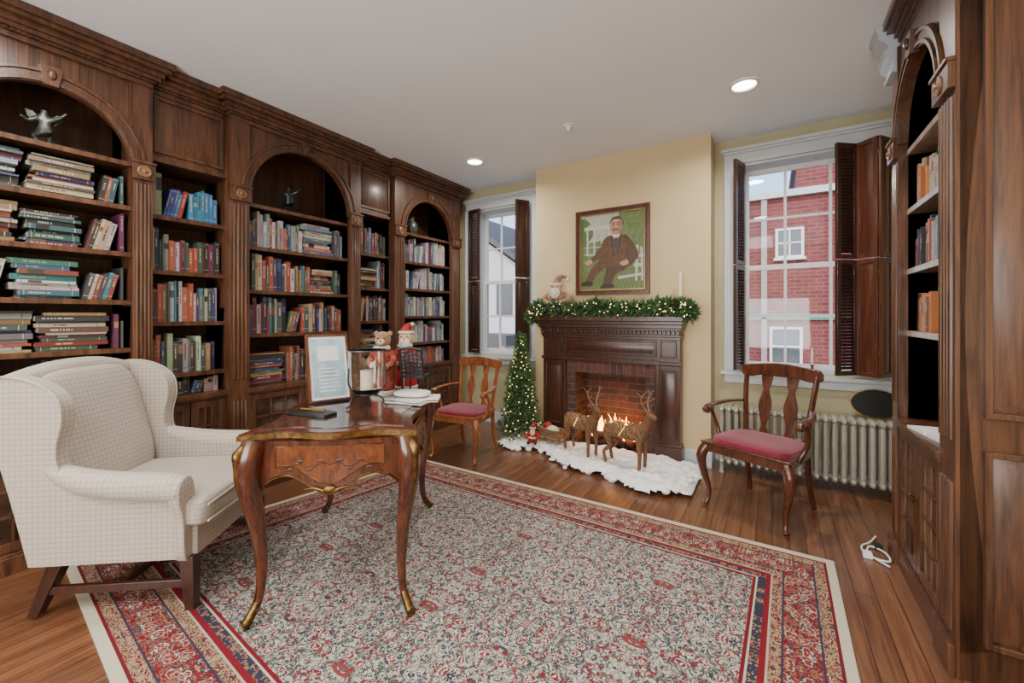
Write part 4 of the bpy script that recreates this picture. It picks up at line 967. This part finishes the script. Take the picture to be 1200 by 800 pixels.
for z0 in (.17,.20,.23,.26,.29,.32): mb.M=Matrix.Translation((0,.07+(z0-.16)*.2,0)); mb.box(-.085,.085,-.004,.004,z0,z0+.02,BLACK)
for xx in (-.05,-.017,.017,.05): mb.M=Matrix(); mb.tube([(xx,.07,.16),(xx,.108,.35)],.006,BLACK,6)
mb.M=Matrix(); mb.tube([(-.095,.11,.355),(0,.11,.37),(.095,.11,.355)],.011,BLACK,8,smoothp=4)
mb.build('doll_rocking_chair',place(x,y,ZD,200)@Matrix.Scale(.82,4))
# ---------------------------------------------------------------- radiator etc
mb=MB(); nsec=22; x0=-.37; pitch=.0555
for i in range(nsec):
    x=x0+i*pitch
    for yy in (4.00,4.065,4.13):
        mb.tube([(x,yy,.10),(x,yy,.13),(x,yy,.50),(x,yy,.535)],[.014,.018,.018,.014],RADM,8,ell=(1,1))
    mb.ell((x,4.065,.545),(.0255,.095,.032),RADM,.8,14,8); mb.ell((x,4.065,.10),(.0255,.095,.032),RADM,.8,14,8)
mb.tube([(x0,4.065,.54),(x0+pitch*(nsec-1),4.065,.54)],.022,RADM,10); mb.tube([(x0,4.065,.10),(x0+pitch*(nsec-1),4.065,.10)],.022,RADM,10)
for i in (0,nsec-1):
    for yy in (4.0,4.13): mb.tube([(x0+i*pitch,yy,.10),(x0+i*pitch,yy,.04),(x0+i*pitch,yy,.002)],[.018,.014,.022],RADM,10)
mb.build('cast_iron_radiator')
mb=MB(); T=Matrix.Rotation(rad(-14),4,'X')
mb.M=Matrix.Translation((.66,4.10,.685))@T@Matrix.Scale(1.45,4,(1,0,0)); mb.lathe([(.108,.0),(.108,-.010),(.102,-.012),(.100,-.004)],(0,0,0),BRASS,32,'y'); mb.lathe([(.102,-.001),(.100,-.006),(.02,-.006)],(0,0,0),GREEN,32,'y'); mb.M=Matrix(); mb.build('oval_serving_tray')
mb=MB(); mb.tube([(.53,3.30,.012),(.49,3.20,.012),(.44,3.12,.012),(.45,3.02,.012),(.54,3.0,.012),(.54,3.10,.012),(.48,3.14,.014),(.46,3.04,.012),(.53,2.94,.012)],.005,PLAST,8,smoothp=6)
mb.box(.43,.47,3.0,3.04,.002,.03,PLAST); mb.box(.50,.535,3.13,3.17,.002,.03,BLACK); mb.build('power_cable')
# ---------------------------------------------------------------- exterior
mb=MB(); mb.box(-30,30,5.5,40,-3.2,-3.0,simple('asphalt',(.2,.2,.2),.9)); mb.build('ground_outside')
DKW=simple('dark_window',(.08,.10,.13),.1); CAPM=simple('roof_dark',(.10,.10,.11),.7)
mb=MB(); fy=13.0
mb.box(-1.6,7,fy,fy+5,-3,4.45,FACADE); mb.box(-1.75,7.1,fy-.15,fy+5.1,4.45,4.62,FACADE2)
mb.box(.55,7,fy+.4,fy+5,4.6,5.35,FACADE); mb.box(.45,7.1,fy+.3,fy+5.1,5.35,5.5,CAPM)
for (cx,cz,w,h) in [(.38,3.25,.50,.66),(2.6,3.25,.50,.66),(.30,.55,.6,.9),(3.0,.2,.9,1.3),(-1.0,.55,.6,.9)]:
    mb.frame(cx-w/2-.06,cx+w/2+.06,cz-h/2-.06,cz+h/2+.06,fy-.06,fy+.02,.06,WHITE); mb.box(cx-w/2,cx+w/2,fy-.02,fy+.03,cz-h/2,cz+h/2,DKW); mb.box(cx-.02,cx+.02,fy-.05,fy,cz-h/2,cz+h/2,WHITE); mb.box(cx-w/2,cx+w/2,fy-.05,fy,cz-.02,cz+.02,WHITE)
    mb.box(cx-w/2-.10,cx+w/2+.10,fy-.12,fy,cz-h/2-.12,cz-h/2-.06,WHITE)
mb.box(-1.6,7,fy-.1,fy,1.25,1.4,simple('teal_trim',(.10,.22,.21),.6)); mb.box(-.25,-.12,fy-.1,fy,-3,4.45,simple('downpipe',(.35,.3,.3),.5))
mb.build('building_exterior')
mb=MB(); 
mb.prism([(-14,-3),(-7.6,-3),(-7.6,3.0),(-10.8,5.2),(-14,3.0)],'y',13,18,FACADE2); 
mb.prism([(-14.4,2.9),(-10.8,5.35),(-7.2,2.9),(-7.3,3.15),(-10.8,5.65),(-14.3,3.15)],'y',12.7,18,CAPM)
for cx in (-12.6,-11.2,-9.9,-8.5):
    for cz in (-.5,2.0): mb.box(cx-.35,cx+.35,12.95,13.02,cz-.6,cz+.6,DKW)
mb.prism([(-12.8,.35),(-7.4,.35),(-7.4,.7),(-12.8,.7)],'y',11.4,13,CAPM)
for cx in (-12.6,-11,-9.3,-7.6): mb.box(cx-.08,cx+.08,11.5,11.66,-3,.35,WHITE)
mb.build('house_exterior')
# ---------------------------------------------------------------- light, world
w=D.worlds.new('World'); SC.world=w; w.use_nodes=True; nt=w.node_tree; bg=nt.nodes['Background']
sk=nt.nodes.new('ShaderNodeTexSky'); sk.sky_type='NISHITA'; sk.sun_disc=False; sk.sun_elevation=rad(40); sk.sun_rotation=rad(180); sk.air_density=1.0; sk.dust_density=1.5
nt.links.new(sk.outputs[0],bg.inputs[0]); bg.inputs[1].default_value=.50
sun=D.lights.new('sun','SUN'); sun.energy=2.0; sun.angle=rad(3); sun.color=(1,.95,.88); so=D.objects.new('sun',sun); so.rotation_euler=(rad(50),0,rad(15)); SC.collection.objects.link(so)
def area(name,loc,rot,sx,sy,e,col=(1,.98,.95)):
    l=D.lights.new(name,'AREA'); l.shape='RECTANGLE'; l.size=sx; l.size_y=sy; l.energy=e; l.color=col
    o=D.objects.new(name,l); o.location=loc; o.rotation_euler=rot; SC.collection.objects.link(o)
area('added_ceiling_fill',(-1.2,-1.2,2.9),(0,0,0),2.4,1.6,80,(1,.97,.92))  # added soft fill behind the camera, not a known ceiling fixture
area('added_back_fill',(-.9,-2.45,1.5),(rad(120),0,0),3.2,2.0,225,(.92,.96,1))  # added fill tilted up to brighten the ceiling; there is no back room
cam=D.cameras.new('camera'); co=D.objects.new('camera',cam); SC.collection.objects.link(co)
co.location=(0,0,H); co.rotation_euler=(rad(90),0,math.atan(305/485)); cam.sensor_width=36; cam.lens=485/1200*36; cam.shift_y=-30/1200; cam.clip_start=.05
SC.camera=co
